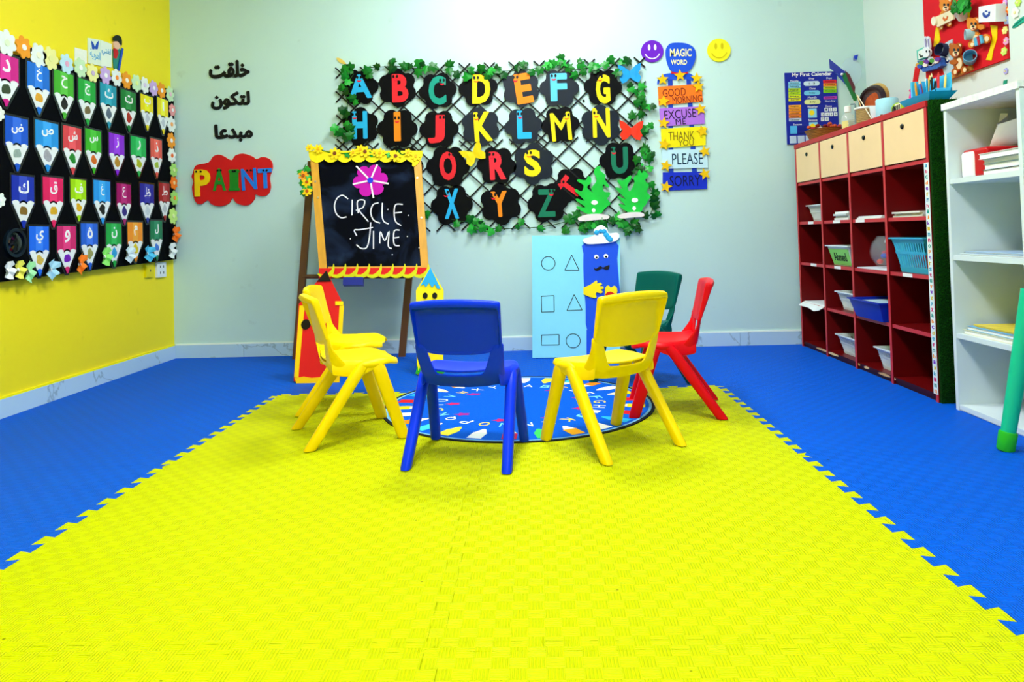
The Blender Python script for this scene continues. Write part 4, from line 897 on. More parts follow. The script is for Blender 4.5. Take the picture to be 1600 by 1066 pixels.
for ch, nm, h, hn, TL, TR, BL, BR, TP, ph in pcs:
    tl, tr, bl2, br2, tp = (LP(q) for q in (TL, TR, BL, BR, TP))
    y0 = (tl[0]+bl2[0])/2; y1 = (tr[0]+br2[0])/2; wd = y1-y0; zt = (tl[1]+tr[1])/2; zb = (bl2[1]+br2[1])/2; zt_p = tp[1]; ym_ = (y0+y1)/2
    cx_of[nm] = (ym_, zt, zt_p, wd); c = CB0
    t = thing('pencil_card', '%s pencil card carrying the Arabic letter %s' % (hn, nm), 'letter card', LEFT(ym_, zt_p, CB0), 'Arabic pencil cards')
    rim = .010
    MB().poly(LEFT, [(y0-rim, zt+rim), (y1+rim, zt+rim), (y1+rim, zb-.01), (ym_+.012, zt_p-rim), (ym_-.012, zt_p-rim), (y0-rim, zb-.01)], c, c+.0015).build('laminate', m_lam, t)
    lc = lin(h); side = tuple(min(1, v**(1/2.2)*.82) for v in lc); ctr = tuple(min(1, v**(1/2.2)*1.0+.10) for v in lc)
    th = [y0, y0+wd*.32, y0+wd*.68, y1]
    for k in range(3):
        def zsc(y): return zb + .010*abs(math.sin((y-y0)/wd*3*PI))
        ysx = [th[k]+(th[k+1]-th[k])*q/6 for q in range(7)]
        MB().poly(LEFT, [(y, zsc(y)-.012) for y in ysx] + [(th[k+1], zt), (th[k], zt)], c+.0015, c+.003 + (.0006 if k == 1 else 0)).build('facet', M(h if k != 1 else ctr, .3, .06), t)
    fz = .24; wy = lambda z: (z-zt_p)/(zb-zt_p)
    k0 = fz*wd/2
    MB().poly(LEFT, [(y0, zb-.002), (ym_-k0, zt_p+(zb-zt_p)*fz), (ym_+k0, zt_p+(zb-zt_p)*fz), (y1, zb-.002)][::1] + [(y1-wd*q/12, zb+.008*abs(math.sin(q/12*3*PI))-.002) for q in range(1, 12)], c+.0016, c+.0036).build('shaved_wood', m_wd, t)
    MB().poly(LEFT, [(ym_-k0, zt_p+(zb-zt_p)*fz), (ym_-k0*.4, zt_p+(zb-zt_p)*(fz+.05)), (ym_+k0*.4, zt_p+(zb-zt_p)*(fz+.05)), (ym_+k0, zt_p+(zb-zt_p)*fz), (ym_+.004, zt_p), (ym_-.004, zt_p)], c+.0037, c+.005).build('pencil_point', M(h, .35), t)
    bodyh = zt-zb; V, F, asp = text_geo(ch, 0 if nm in ('ghayn', 'ayn') else .02); gh = bodyh*.52; gw = gh*asp
    if gw > wd*.52: gw = wd*.52; gh = min(gw/asp, bodyh*.55)
    if ch == '\u0627': gh = bodyh*.5; gw = .018
    gy, gz = ym_ + wd*.02, zb + bodyh*.58
    MB().text(LEFT, ch, gy-gw/2, gz-gh/2, gy+gw/2, gz+gh/2, c+.0036, c+.0048, 0, 0 if nm in ('ghayn', 'ayn') else .02).build('glyph', M('#ffffff', .5), t)
    pz = zb - (zb-zt_p)*.34
    MB().poly(LEFT, smooth([(ym_+wd*.17*math.cos(q)*(1+.25*math.sin(3*q+len(nm))), pz+wd*.17*math.sin(q)*(1+.25*math.cos(2*q+ord(nm[0])))) for q in [2*PI*z/8 for z in range(8)]], 3), c+.0037, c+.0046).build('picture', M(ph, .5, .35, 90), t)

# paper flowers on the border
def wall_flower(pt, rpx, h, lb, fr=LEFT, c=CB0+.002, n=7, ch='#ffffff'):
    a, b = fr.pix(pt[0], pt[1], c); dz = abs(fr.pix(pt[0], pt[1]+rpx, c)[1]-b)
    t = thing('paper_flower', lb, 'paper flower', fr(a, b-dz, c), 'paper flowers round the boards')
    MB().poly(fr, flower2(a, b, dz, n, .62, random.random()*2, 7), c, c+.004).build('petals', M(h, .7, .08, 40), t)
    MB().poly(fr, disc2(a, b, dz*.26, 12), c+.004, c+.007).build('flower_centre', M(ch, .7), t)
W_, O_, PB, PG, PY, LI, GR_ = ('#eef6f0', 'white'), ('#ffa028', 'orange'), ('#c4e8f4', 'pale blue'), ('#cdeec0', 'pale green'), ('#f6f2a0', 'cream'), ('#d0b0e8', 'lilac'), ('#a8e070', 'light green')
fl_l = [((45, 130), 88, W_, 'over the dal pencil card', '#e8f8d0'), ((175, 165), 76, O_, 'between the dal and kha pencil cards', '#ffffff'), ((285, 225), 80, W_, 'over the kha pencil card', '#f8f8d8'), ((378, 250), 78, PY, 'beside a white one over the kha card', '#f0f0a0'),
        ((500, 290), 68, PB, 'over the hha pencil card', '#f0b0d0'), ((605, 320), 66, PG, 'over the jim pencil card', '#ffffff'), ((697, 360), 62, PY, 'with lilac centre below the book cutout', '#d0b8e0'), ((795, 378), 60, LI, 'over the tha pencil card', '#ffffff'),
        ((880, 395), 58, W_, 'with orange centre below the boy cutout', '#ff9030'), ((955, 415), 58, O_, 'over the ta pencil card', '#fff8e0'), ((1030, 437), 58, PG, 'between the ta and ba pencil cards', '#e8f8a0'), ((1092, 452), 55, W_, 'over the ba pencil card', '#e8d8f0'),
        ((1160, 475), 52, LI, 'between the ba and alif pencil cards', '#ffffff'), ((1220, 492), 52, O_, 'over the alif pencil card', '#ffffff'), ((1285, 520), 52, PG, 'at the top board corner', '#f0c8d8'),
        ((1302, 640), 42, ('#f0a0a0', 'pink'), 'beside the alif pencil card', '#ffffff'), ((1295, 748), 54, W_, 'below the pink flower on the board end', '#ffb060'), ((1293, 872), 54, O_, 'beside the dhal pencil card top', '#ffffff'), ((1298, 985), 52, W_, 'with orange centre beside the dhal card', '#ff7020')]
for p, r, (h, hn), wh, chh in fl_l: wall_flower(c2(*p), r*1.16/4.846, h, '%s paper flower %s' % (hn, wh), ch=chh)
for p, r, (h, hn), wh, chh in (((1312, 175), 48, GR_, 'beside the dhal card tip', '#e8f8b0'), ((1313, 270), 46, ('#ff7a10', 'deep orange'), 'beside the tah pencil card top', '#ffe0a0'), ((1317, 385), 50, GR_, 'with orange centre beside the tah card', '#ff9030'), ((1308, 522), 56, ('#c8f080', 'lime'), 'beside the tah card tip', '#e8ffb0')):
    wall_flower(c3(*p), r*1.16/4.845, h, '%s paper flower %s' % (hn, wh), ch=chh)
wall_flower(c3(-5, 400), 12, '#eef6f0', 'white paper flower beside the kaf pencil card'); wall_flower(c2(-12, 665), 12, '#f0f4e8', 'ivory paper flower beside the dad pencil card')
# folded paper flowers along the lower edge
fold = [((50, 935), 36, 72, .15, '#eef4f2', 'white folded paper flower at the board foot'), ((128, 930), 34, 72, .15, '#f0ec60', 'yellow folded paper flower at the board foot'), ((207, 945), 28, 85, -.1, '#a8ecb0', 'mint folded paper flower beside the ya card'),
        ((375, 930), 40, 82, -.4, '#a8d8f0', 'pale blue folded paper flower between the ya and waw cards'), ((597, 888), 26, 82, -.25, '#ff8018', 'orange folded paper flower between the waw and ha cards'), ((785, 830), 34, 72, .1, '#90ec70', 'green folded paper flower beside the nun card'),
        ((962, 815), 34, 64, -.2, '#d4e8f4', 'bluish white folded paper flower beside the mim card'), ((1108, 808), 40, 62, -.2, '#50c4ec', 'turquoise folded paper flower beside the lam card'), ((1312, 660), 26, 62, -.1, '#ff7818', 'orange folded paper flower at the board end'), ((1286, 785), 24, 62, .05, '#e8f2f0', 'white folded paper flower beside the lam card')]
for (x, y), w_, h_, r, h, lb in fold:
    a, b = LP(c3(x, y), CB0+.004); zz = abs(LP(c3(x, y+h_))[1]-b); ww = abs(LP(c3(x+w_, y))[0]-a)
    lf = [(-.3, 1.0), (.1, .9), (.5, .95), (.75, .55), (.55, .3), (.95, -.05), (.6, -.35), (.7, -.7), (.25, -1.0), (-.3, -.9), (-.7, -.6), (-.45, -.2), (-.8, .15), (-.5, .5)]
    P_ = rot2([(a+u*ww, b+v*zz) for u, v in lf], r, a, b); t = thing('folded_flower', lb, 'paper flower', LEFT(a, b-zz, CB0), 'folded paper flowers along the board')
    n = len(P_); P_ = P_ if area2(P_) > 0 else P_[::-1]
    V = [LEFT(q[0], q[1], CB0+.006+.25*abs(q[0]-a)+.02*math.sin(i*2.1)**2) for i, q in enumerate(P_)]; cV = LEFT(a, b, CB0+.006)
    V2 = V + [cV] + [v - Vector((.0015, 0, 0)) for v in V] + [cV - Vector((.0015, 0, 0))]
    F = [(i, (i+1) % n, n) for i in range(n)] + [(n+1+(i+1) % n, n+1+i, 2*n+1) for i in range(n)] + [(i, n+1+i, n+1+(i+1) % n, (i+1) % n) for i in range(n)]
    MB().add(V2, F).build('petals', M(h, .65, .15, 40), t)
    MB().ell(LEFT(a, b, CB0+.008), (.005, .01, .01), 8, 6).build('fold_pin', M('#f8f8f0'), t)
# glossy round dish stuck to the board
a, b = LP(c3(105, 725)); R_ = .062
t = thing('plastic_dish', 'glossy black round dish fixed to the board below the kaf card', 'dish', LEFT(a, b-R_, CB0))
MB().ring(LEFT, disc2(a, b, R_, 28), disc2(a, b, R_*.78, 28), CB0, CB0+.012).build('rim', M('#10202c', .08, spec=.8), t)
MB().ell(LEFT(a, b, CB0+.002), (R_*.78, R_*.78, .010), 20, 8, LEFT).build('dome', M('#060a12', .06, spec=.8), t)

# open book, loose page and boy cutouts above the board
bk = thing('book_cutout', 'open book cutout with a blue butterfly standing over the board edge', 'cutout', LEFT(*LW(*c2(755, 315), .004), 0))
def L2(pts, c=.004): return [LW(*c2(*p), c) for p in pts]
MB().poly(LEFT, L2([(665, 92), (757, 108), (760, 305), (668, 285)]), .001, .006).build('page', M('#e6f4e0', .6), bk)
MB().poly(LEFT, L2([(762, 110), (845, 140), (845, 318), (764, 308)]), .001, .005).build('page', M('#eef8e8', .6), bk)
for sg in (-1, 1):
    MB().poly(LEFT, L2([(718, 165), (718+sg*14, 130), (718+sg*28, 115), (718+sg*24, 150), (718+sg*20, 178), (718+sg*6, 180)], .006), .006, .008).build('butterfly_wing', M('#1050c0', .5), bk)
for body, x0, y0, x1, y1 in (('\ufe94\ufef4\ufe91\ufeae\ufecc\ufedf\ufe8d', 682, 205, 760, 250), ('\ufef2\ufe98\ufed0\ufedf', 770, 180, 838, 220)):
    q0, q1 = LW(*c2(x0, y1), .006), LW(*c2(x1, y0), .006); MB().text(LEFT, body, q0[0], q0[1], q1[0], q1[1], .006, .0072).build('lettering', M('#5ab0e0', .6), bk)
MB().poly(LEFT, L2([(566, 165), (658, 190), (658, 290), (566, 280)], .003), .0005, .003).solo('loose_page', M('#f2f6e8', .6, .1, 60), 'small white page tucked beside the book cutout', 'paper')
by = thing('boy_cutout', 'paper boy cutout with dark hair holding a blue pencil', 'cutout', LEFT(*LW(*c2(885, 345), .004), 0))
MB().poly(LEFT, L2([(853, 180), (895, 165), (915, 190), (905, 260), (885, 345), (860, 320), (855, 250)]), .001, .007).build('trousers', M('#2a8a80', .6), by)
MB().poly(LEFT, L2([(853, 170), (880, 180), (890, 210), (875, 250), (855, 245)]), .007, .010).build('waistcoat', M('#c81420', .6), by)
MB().poly(LEFT, smooth(L2([(858, 120), (900, 125), (905, 160), (885, 182), (862, 168)]), 3), .001, .009).build('face', M('#f0c0a0', .6), by)
MB().poly(LEFT, smooth(L2([(850, 90), (870, 72), (900, 80), (913, 110), (912, 150), (900, 140), (885, 120), (858, 118), (848, 105)]), 3), .0085, .012).build('hair', M('#0c1a18', .6), by)
MB().poly(LEFT, L2([(912, 168), (925, 178), (895, 345), (880, 340)]), .010, .013).build('pencil', M('#1450c0', .5), by)

# sockets under the board
for (x0, y0, x1, y1), h, lb, pins in (((228.5, 412, 241, 434), '#e8d800', 'yellow painted blank wall plate beside the white socket', False), ((246, 409, 259.5, 434), '#e6f0f6', 'white double wall socket under the board corner', True)):
    q0, q1 = LW(x0, y1, .012), LW(x1, y0, .012)
    t = thing('wall_socket', lb, 'socket', LEFT((q0[0]+q1[0])/2, q0[1], 0))
    MB().obox(LEFT, q0[0], q1[0], q0[1], q1[1], 0, .012).build('plate', M(h, .4), t)
    ay, az = (q0[0]+q1[0])/2, (q0[1]+q1[1])/2
    MB().obox(LEFT, q0[0]+.008, q1[0]-.008, q0[1]+.008, q1[1]-.008, .012, .0135).build('face', M(h, .35), t)
    for dy, dz in (((-.018, .018), (.018, .018), (-.018, -.018), (.018, -.018)) if pins else ((0, 0),)): MB().obox(LEFT, ay+dy-.004, ay+dy+.004, az+dz-.007, az+dz+.007, .0135, .0142).build('slot' if pins else 'screw', M('#203038', .4), t)
# ------------------------------------------------------------------ red cubby cabinet
CX0, CX1, CY0, CY1, CT = 1.556, 2.008, 2.845, 4.262, 1.183
pt = .018; m_red = M('#660205', .4, .12, 8); m_red_shade = M('#360102', .5, .12, 8); m_edge = M('#c83038', .4, .1, 20); m_door = M('#f4d2a0', .45, .05, 10)  # shade inside the cubbies is put into the darkened panel and back reds
cab = thing('cubby_cabinet', 'red open cubby cabinet with cream lockable doors and turf side', 'cabinet', ((CX0+CX1)/2, (CY0+CY1)/2, 0))
colw = (CY1-CY0-pt)/4
ZS = [.030, .262, .492, .728, .955]       # shelf top heights
for k in range(5):
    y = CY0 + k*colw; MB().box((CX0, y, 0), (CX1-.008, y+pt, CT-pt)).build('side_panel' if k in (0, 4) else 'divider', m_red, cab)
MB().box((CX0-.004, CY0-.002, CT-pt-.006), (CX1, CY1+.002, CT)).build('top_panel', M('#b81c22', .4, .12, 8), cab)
MB().box((CX1-.008, CY0, 0), (CX1, CY1, CT-pt)).build('back_panel', m_red_shade, cab)
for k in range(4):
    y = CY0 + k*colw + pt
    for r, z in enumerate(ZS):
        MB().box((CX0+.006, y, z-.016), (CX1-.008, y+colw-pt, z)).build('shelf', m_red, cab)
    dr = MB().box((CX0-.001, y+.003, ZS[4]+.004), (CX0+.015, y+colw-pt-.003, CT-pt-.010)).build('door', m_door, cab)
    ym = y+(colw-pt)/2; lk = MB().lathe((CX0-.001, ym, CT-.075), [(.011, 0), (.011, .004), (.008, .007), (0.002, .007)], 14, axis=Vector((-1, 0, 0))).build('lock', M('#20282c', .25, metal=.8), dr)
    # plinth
    MB().box((CX0+.010, y, 0), (CX0+.022, y+colw-pt, ZS[0]-.016)).build('kickboard', m_red_shade, cab)
FX = frX(CX0)
for k in range(5):
    y = CY0 + k*colw; MB().box((CX0-.0012, y, 0), (CX0, y+pt, CT-pt-.007)).build('edge_band', m_edge, cab)
for k in range(4):
    y = CY0 + k*colw + pt
    for z in ZS: MB().box((CX0+.005, y, z-.016), (CX0+.006, y+colw-pt, z)).build('edge_band', m_edge if z > .05 else m_red_shade, cab)
# name stickers on shelf edges
for px0, py0, px1, py1 in ((1263, 340, 1271, 344), (1302, 337, 1313, 342), (1337, 336, 1351, 342), (1267, 408, 1276, 412), (1304, 412, 1314, 416), (1411, 425, 1426, 432)):
    a0, b1 = frX(CX0+.006).pix(px0, py0); a1, b0 = frX(CX0+.006).pix(px1, py1); zc = min(ZS, key=lambda z: abs(z-.008-(b0+b1)/2))-.008
    MB().obox(frX(CX0+.005), a0, a1, zc-.0075, zc+.0075, .0, .0012).build('name_sticker', M('#f4f4f4', .5), cab)
# chipped paint along the kick edge
for px0, px1, py, h in ((1275, 1293, 545, '#d8b080'), (1291, 1310, 552, '#e8c898'), (1337, 1344, 567, '#c8a050'), (1350, 1358, 576, '#e0c090'), (1372, 1391, 586, '#d0a878'), (1394, 1400, 595, '#e8d0b0')):
    a0, b0 = frX(CX0+.005).pix(px0, py); a1, _ = frX(CX0+.005).pix(px1, py)
    MB().poly(frX(CX0+.005), smooth([(a0, ZS[0]-.011), ((a0+a1)/2, ZS[0]-.014), (a1, ZS[0]-.010), (a1-.01, ZS[0]-.003), ((a0*.6+a1*.4), ZS[0]-.002)], 2), 0, .0012).build('bare_wood_chip', M(h, .8), cab)
# alphabet strip down the near front edge
q0 = frX(CX0-.001).pix(1448, 254); q1 = frX(CX0-.001).pix(1459, 622)
ya = -(CY0+.032); zb_, zt_ = max(.03, q1[1]), q0[1]
stp = MB().obox(FX, ya, ya+.032, zb_, zt_, .0005, .002).build('alphabet_strip', M('#e6f2f4', .5), cab)
cols = ['#18a0c8', '#d81470', '#109890', '#ff9010', '#8030c0', '#e0c000']
seq = 'abcdefghijklmnopqrstuvwxyz'*2; n = 40
for k in range(n):
    zc = zt_ - (zt_-zb_)*(k+.5)/n
    MB().text(FX, seq[k], ya+.008, zc-.007, ya+.024, zc+.007, .002, .0028, 0, .02).build('strip_letter', M(cols[k % 6], .5), stp)
# artificial turf on the end
tf = MB().box((CX0+.004, CY0-.014, 0), (CX1, CY0, CT)).build('turf_panel', M('#0c3a08', .9, .5, 200, .5, spec=.1), cab)
mb = MB()
for k in range(7000):
    x = CX0+.004 + random.random()*.16; z = random.random()*(CT+.0); y = CY0-.014; r1, r2 = random.uniform(-.006, .006), random.uniform(.002, .010)
    mb.add([(x-.0012, y, z), (x+.0012, y, z), (x+r1, y-.007-.005*random.random(), z+r2)], [(0, 1, 2)])
mb.build('turf_pile', M('#2c7c18', .7, .6, 300), tf, kind='stuff')

# ------------------------------------------------------------------ cabinet contents
def colY(c): return CY1 - pt - (c-1)*colw - (colw-pt), CY1 - pt - (c-1)*colw   # near, far limits of column c (1 = by the back wall)
def basket(name, label, xf, y0, y1, z, h, depth, mat, rim=.008, lat=True, group=None, taper=.82, cat='basket'):
    """tapered open basket; front rim at xf, opening y0..y1"""
    t = thing(name, label, cat, (xf+depth/2, (y0+y1)/2, z), group)
    cx, cy = xf+depth/2, (y0+y1)/2; hx, hy = depth/2, (y1-y0)/2; th = .004
    def ringp(f, zz, ins=0): s_ = taper+(1-taper)*f; return [(cx+sx*(hx*s_-ins), cy+sy*(hy*s_-ins), zz) for sx, sy in ((-1, -1), (1, -1), (1, 1), (-1, 1))]
    def wallband(f0, f1): 
        P0_, P1_, I0, I1 = ringp(f0, z+h*f0), ringp(f1, z+h*f1), ringp(f0, z+h*f0, th), ringp(f1, z+h*f1, th); m = MB()
        V = P0_+P1_+I0+I1; F = []
        for i in range(4):
            j = (i+1) % 4; F += [(i, j, 4+j, 4+i), (8+i, 12+i, 12+j, 8+j), (4+i, 4+j, 12+j, 12+i), (i, 8+i, 8+j, j)]
        return m.add(V, F)
    B0 = ringp(0, z); B1 = ringp(0, z+.004); MB().hexa(B0+B1).build('base', mat, t)
    if not lat: wallband(.0, 1.0).build('wall', mat, t)
    else:
        wallband(0, .16).build('lower_band', mat, t); wallband(.52, .60).build('middle_band', mat, t); wallband(.84, 1.0).build('upper_band', mat, t)
        for side in range(4):
            nb = 13 if side in (1, 3) else 9
            nb = 13
            for k in range(nb):
                f = (k+.5)/nb; P = []
                for ff in (.14, .86):
                    rp0 = ringp(ff, z+h*ff, .0005); rp1 = ringp(ff, z+h*ff, th-.0005)
                    a, b_ = Vector(rp0[side]), Vector(rp0[(side+1) % 4]); c_, d_ = Vector(rp1[side]), Vector(rp1[(side+1) % 4]); w_ = .28/nb
                    P.append([a.lerp(b_, f-w_), a.lerp(b_, f+w_), c_.lerp(d_, f+w_), c_.lerp(d_, f-w_)])
                if side in (0, 3, 2, 1): MB().hexa(P[0]+P[1]).build('bar', mat, t)
    P1_, O1 = ringp(1, z+h, th), [(cx+sx*(hx+rim), cy+sy*(hy+rim), z+h) for sx, sy in ((-1, -1), (1, -1), (1, 1), (-1, 1))]
    MB().add(P1_+O1+[(p[0], p[1], p[2]-.006) for p in P1_]+[(p[0], p[1], p[2]-.006) for p in O1], [f for i in range(4) for j in [(i+1) % 4] for f in ((i, j, 4+j, 4+i), (8+i, 12+i, 12+j, 8+j), (4+i, 4+j, 12+j, 12+i), (i, 8+i, 8+j, j))]).build('rim', mat, t)
    return t
m_wb = M('#e2eef0', .45)
def fy(px, py, x=CX0+.04): q = frX(x).pix(px, py); return -q[0], q[1]
def span(c, px0, px1): # clamp a pixel span to the column
    n_, f_ = colY(c); a, b_ = fy(px0, 400)[0], fy(px1, 400)[0]; return max(n_+.012, b_), min(f_-.012, a)
n1, f1 = span(1, 1262, 1287)
basket('plastic_basket', 'white lattice basket in the top cubby by the back wall', CX0+.05, n1, f1, ZS[3], .095, .30, m_wb, group='white lattice baskets')
def sheets(label, c, px0, px1, z, n, hs, cat='papers', x=CX0+.02, hcol=('#f0f4f6', '#dfe8ee', '#c8d4d8')):
    n_, f_ = span(c, px0, px1); t = thing('paper_stack', label, cat, (x+.14, (n_+f_)/2, z))
    for k in range(n):
        j = .008*math.sin(k*2.3); MB().box((x+j, n_+.003*k % .012, z+k*hs+.0005), (x+.29+j, f_-.004*(k % 3), z+(k+1)*hs)).build('sheaf', M(hcol[k % len(hcol)], .7), t)
    return t
sheets('short stack of white notebooks in the top cubby beside the white basket', 2, 1312, 1334, ZS[3], 4, .011)
sheets('thin sheaf of white papers in the top cubby above the clear bowl', 3, 1346, 1386, ZS[3], 2, .007)
sheets('wide sheaf of pale papers in the top cubby above the blue lattice basket', 4, 1392, 1452, ZS[3], 3, .008, hcol=('#d8e0d0', '#f0f0f0', '#e4e0d8'))
n2, f2 = span(2, 1294, 1335)
b = basket('name_basket', 'basket with lime name label reading Ahmed', CX0+.012, n2, f2, ZS[2], .105, .30, m_wb, lat=False)
xx = CX0+.012+.15-.15*.86
lf = Fr((CX0+.012+.0152, 0, 0), (0, -1, 0), (0, 0, 1), (-1, 0, 0))
lab = MB().hexa([(CX0+.0405-.004, f2-.028, ZS[2]+.004), (CX0+.0405-.004, n2+.028, ZS[2]+.004), (CX0+.0405, n2+.028, ZS[2]+.004), (CX0+.0405, f2-.028, ZS[2]+.004), (CX0+.0170-.004, f2-.014, ZS[2]+.086), (CX0+.0170-.004, n2+.014, ZS[2]+.086), (CX0+.0170, n2+.014, ZS[2]+.086), (CX0+.0170, f2-.014, ZS[2]+.086)]).build('name_label', M('#90e070', .5), b)
nrm = Vector((-.082, 0, -.0235)).normalized(); vv = Vector((-.0235, 0, .082)).normalized()
NF = Fr(Vector((CX0+.0365, (n2+f2)/2, ZS[2]+.004)), (0, -1, 0), vv, Vector((0, -1, 0)).cross(vv))
MB().text(NF, 'Ahmed', -.075, .022, .075, .066, .0003, .0016, 0, .01).build('lettering', M('#102810', .5), lab)
# clear bowl with coloured bits
yb, zb2 = fy(1372, 400)[0], ZS[2]
n3, f3 = colY(3); yb = min(max(yb, n3+.11), f3-.11)
t = thing('glass_bowl', 'round clear glass bowl with colourful bits inside', 'bowl', (CX0+.112, yb, zb2+.006))
m_gl = M('#dce6f4', .03, .0, alpha=.10, spec=.9)
prof = [(.045, 0), (.075, .012), (.098, .045), (.102, .075), (.092, .115), (.070, .142), (.072, .148), (.066, .148), (.064, .142), (.086, .113), (.095, .075), (.091, .047), (.070, .018), (.03, .010)]
MB().lathe((CX0+.112, yb, zb2+.006), prof, 26).build('bowl', m_gl, t, smooth_=True)
for k in range(26):
    a = random.random()*6.3; r = random.uniform(0, .066)
    MB().ell((CX0+.112+r*math.cos(a), yb+r*math.sin(a), zb2+.034+.013*(k % 4)), (.015, .015, .012), 8, 6).build('coloured_bit', M(random.choice(('#e04020', '#2050d0', '#f0a030', '#c02050', '#e8e8f8')), .4), t)
MB().box((CX0+.008, n3+.01, ZS[2]+.0005), (CX0+.30, f3-.02, ZS[2]+.005)).solo('loose_sheet', M('#dfe6f0', .6), 'flat pale sheet under the clear glass bowl', 'paper')
n4, f4 = span(4, 1393, 1456)
bb_ = basket('plastic_basket', 'light blue lattice basket in the cubby above a name sticker', CX0+.008, n4, f4, ZS[2], .150, .32, M('#3cb4dc', .4))
MB().box((CX0+.05, n4+.05, ZS[2]+.006), (CX0+.28, f4-.05, ZS[2]+.075)).solo('toy_box', M('#e05038', .5, .3, 30), 'red carton seen through the light blue basket', 'carton')
# sheet drooping from shelf edge
n_, f_ = colY(1); m = MB(); rows = 8; V = []; z0 = ZS[1]
for k in range(rows+1):
    x = CX0+.28 - k*.038; dz = 0 if x > CX0+.002 else -(CX0+.002-x)*.9
    for q in range(5):
        y = f_-.01 - (f_-n_-.03)*q/4; V.append((x, y, z0+.003+dz-(.012 if q == 3 and k == rows else 0)))
N_ = len(V); V += [(p[0], p[1], p[2]-.0012) for p in V]
F = [(k*5+q, k*5+q+1, (k+1)*5+q+1, (k+1)*5+q) for k in range(rows) for q in range(4)]; F += [tuple(N_+i for i in f[::-1]) for f in F]
V = [Vector(p)+Vector((0, 0, .002)) for p in V]
MB().add(V, F).solo('paper_sheet', M('#e8f0f4', .6), 'white sheet drooping over the cubby shelf edge', 'paper')
n5, f5 = span(2, 1308, 1338)
basket('plastic_basket', 'white lattice basket in the cubby beside the blue tub', CX0+.03, n5, f5, ZS[1], .095, .30, m_wb, group='white lattice baskets')
n_, f_ = colY(3)
tb = basket('storage_tub', 'cobalt blue plastic storage tub holding papers', CX0-.035, n_+.012, f_-.012, ZS[1]+.0005, .088, .36, M('#0c2cb4', .35), rim=.006, lat=False, cat='tub', taper=.86)
MB().box((CX0+.0, n_+.05, ZS[1]+.006), (CX0+.26, f_-.06, ZS[1]+.080)).solo('paper_bundle', M('#bcdcec', .6), 'pale blue paper bundle lying in the cobalt tub', 'papers')
n6, f6 = span(2, 1306, 1340)
basket('plastic_basket', 'white lattice basket on the cabinet floor beside the lime bowl', CX0+.03, n6, f6, ZS[0], .10, .30, m_wb, group='white lattice baskets')
n7, f7 = span(3, 1366, 1396)
basket('plastic_basket', 'white lattice basket holding an upturned lime bowl', CX0+.03, n7, f7, ZS[0], .10, .28, m_wb, group='white lattice baskets')
MB().lathe((CX0+.15, (n7+f7)/2, ZS[0]+.07), [(.070, 0), (.072, .006), (.062, .04), (.045, .062), (.02, .072), (.002, .074)], 22).solo('plastic_bowl', M('#b4e010', .4), 'lime green bowl upturned in a white basket', 'bowl', smooth_=True)

# ------------------------------------------------------------------ things on top of the cabinet
def tp(px, py, x): q = frX(x).pix(px, py); return Vector((x, -q[0], q[1]))
def base_at(px, x): v = tp(px, 190, x); return (x, v.y, CT)
# wicker basket with dried flowers
x, y, z = base_at(1288, 1.66)
t = thing('wicker_basket', 'oval wicker basket filled with dried flowers on the cabinet', 'basket', (x, y, z))
MB().lathe((x, y, z), [(.075, 0), (.10, .055), (.105, .06), (.098, .06), (.09, .052), (.06, .010)], 22, 1, 1.2).build('bowl', mat_wicker('#b07828', 'wicker'), t, smooth_=True)
for k in range(26):
    a = random.random()*6.3; r = random.uniform(0, .085)
    MB().ell((x+r*math.cos(a), y+1.2*r*math.sin(a), z+.058+.03*random.random()), (.013, .013, .010), 7, 5).build('dried_flower', M(random.choice(('#7a1818', '#b03838', '#4a2c18', '#e8c8c0', '#c85028', '#38501c')), .7), t)
# clear bottle, yellow bowl behind, bent straw jug
x, y, z = base_at(1325, 1.66)
t = thing('clear_bottle', 'clear bottle with white cap and yellow liquid', 'bottle', (x, y, z))
MB().lathe((x, y, z), [(.030, 0), (.033, .006), (.033, .075), (.028, .092), (.013, .108), (.013, .116), (.011, .116), (.011, .106), (.026, .09), (.031, .074), (.031, .008)], 18).build('glass', M('#e4f0f6', .05, 0, alpha=.16, spec=.8), t, smooth_=True)
MB().lathe((x, y, z), [(.029, .009), (.029, .062), (.001, .062)], 16).build('liquid', M('#f4e040', .3), t)
MB().lathe((x, y, z), [(.016, .110), (.016, .138), (.013, .141), (.001, .141)], 16).build('cap', M('#f4f8f8', .4), t)
x, y, z = base_at(1331, 1.79)
MB().lathe((x, y, z), [(.045, 0), (.05, .004), (.075, .05), (.078, .055), (.072, .055), (.046, .008), (.002, .006)], 20).solo('yellow_bowl', M('#f6e010', .4), 'bright yellow bowl behind the clear bottle', 'bowl', smooth_=True)
x, y, z = base_at(1337, 1.66)
t = thing('straw_jar', 'low clear jar with a bent grey straw', 'jar', (x, y, z))
MB().lathe((x, y, z), [(.034, 0), (.036, .004), (.036, .055), (.033, .055), (.033, .006)], 18).build('jar', M('#a8c0b8', .08, 0, alpha=.25, spec=.8), t, smooth_=True)
MB().tube([(x, y, z+.008), (x, y-.004, z+.128), (x, y+.006, z+.138), (x, y+.045, z+.144)], .0045, 8).build('straw', M('#6a8488', .4), t)
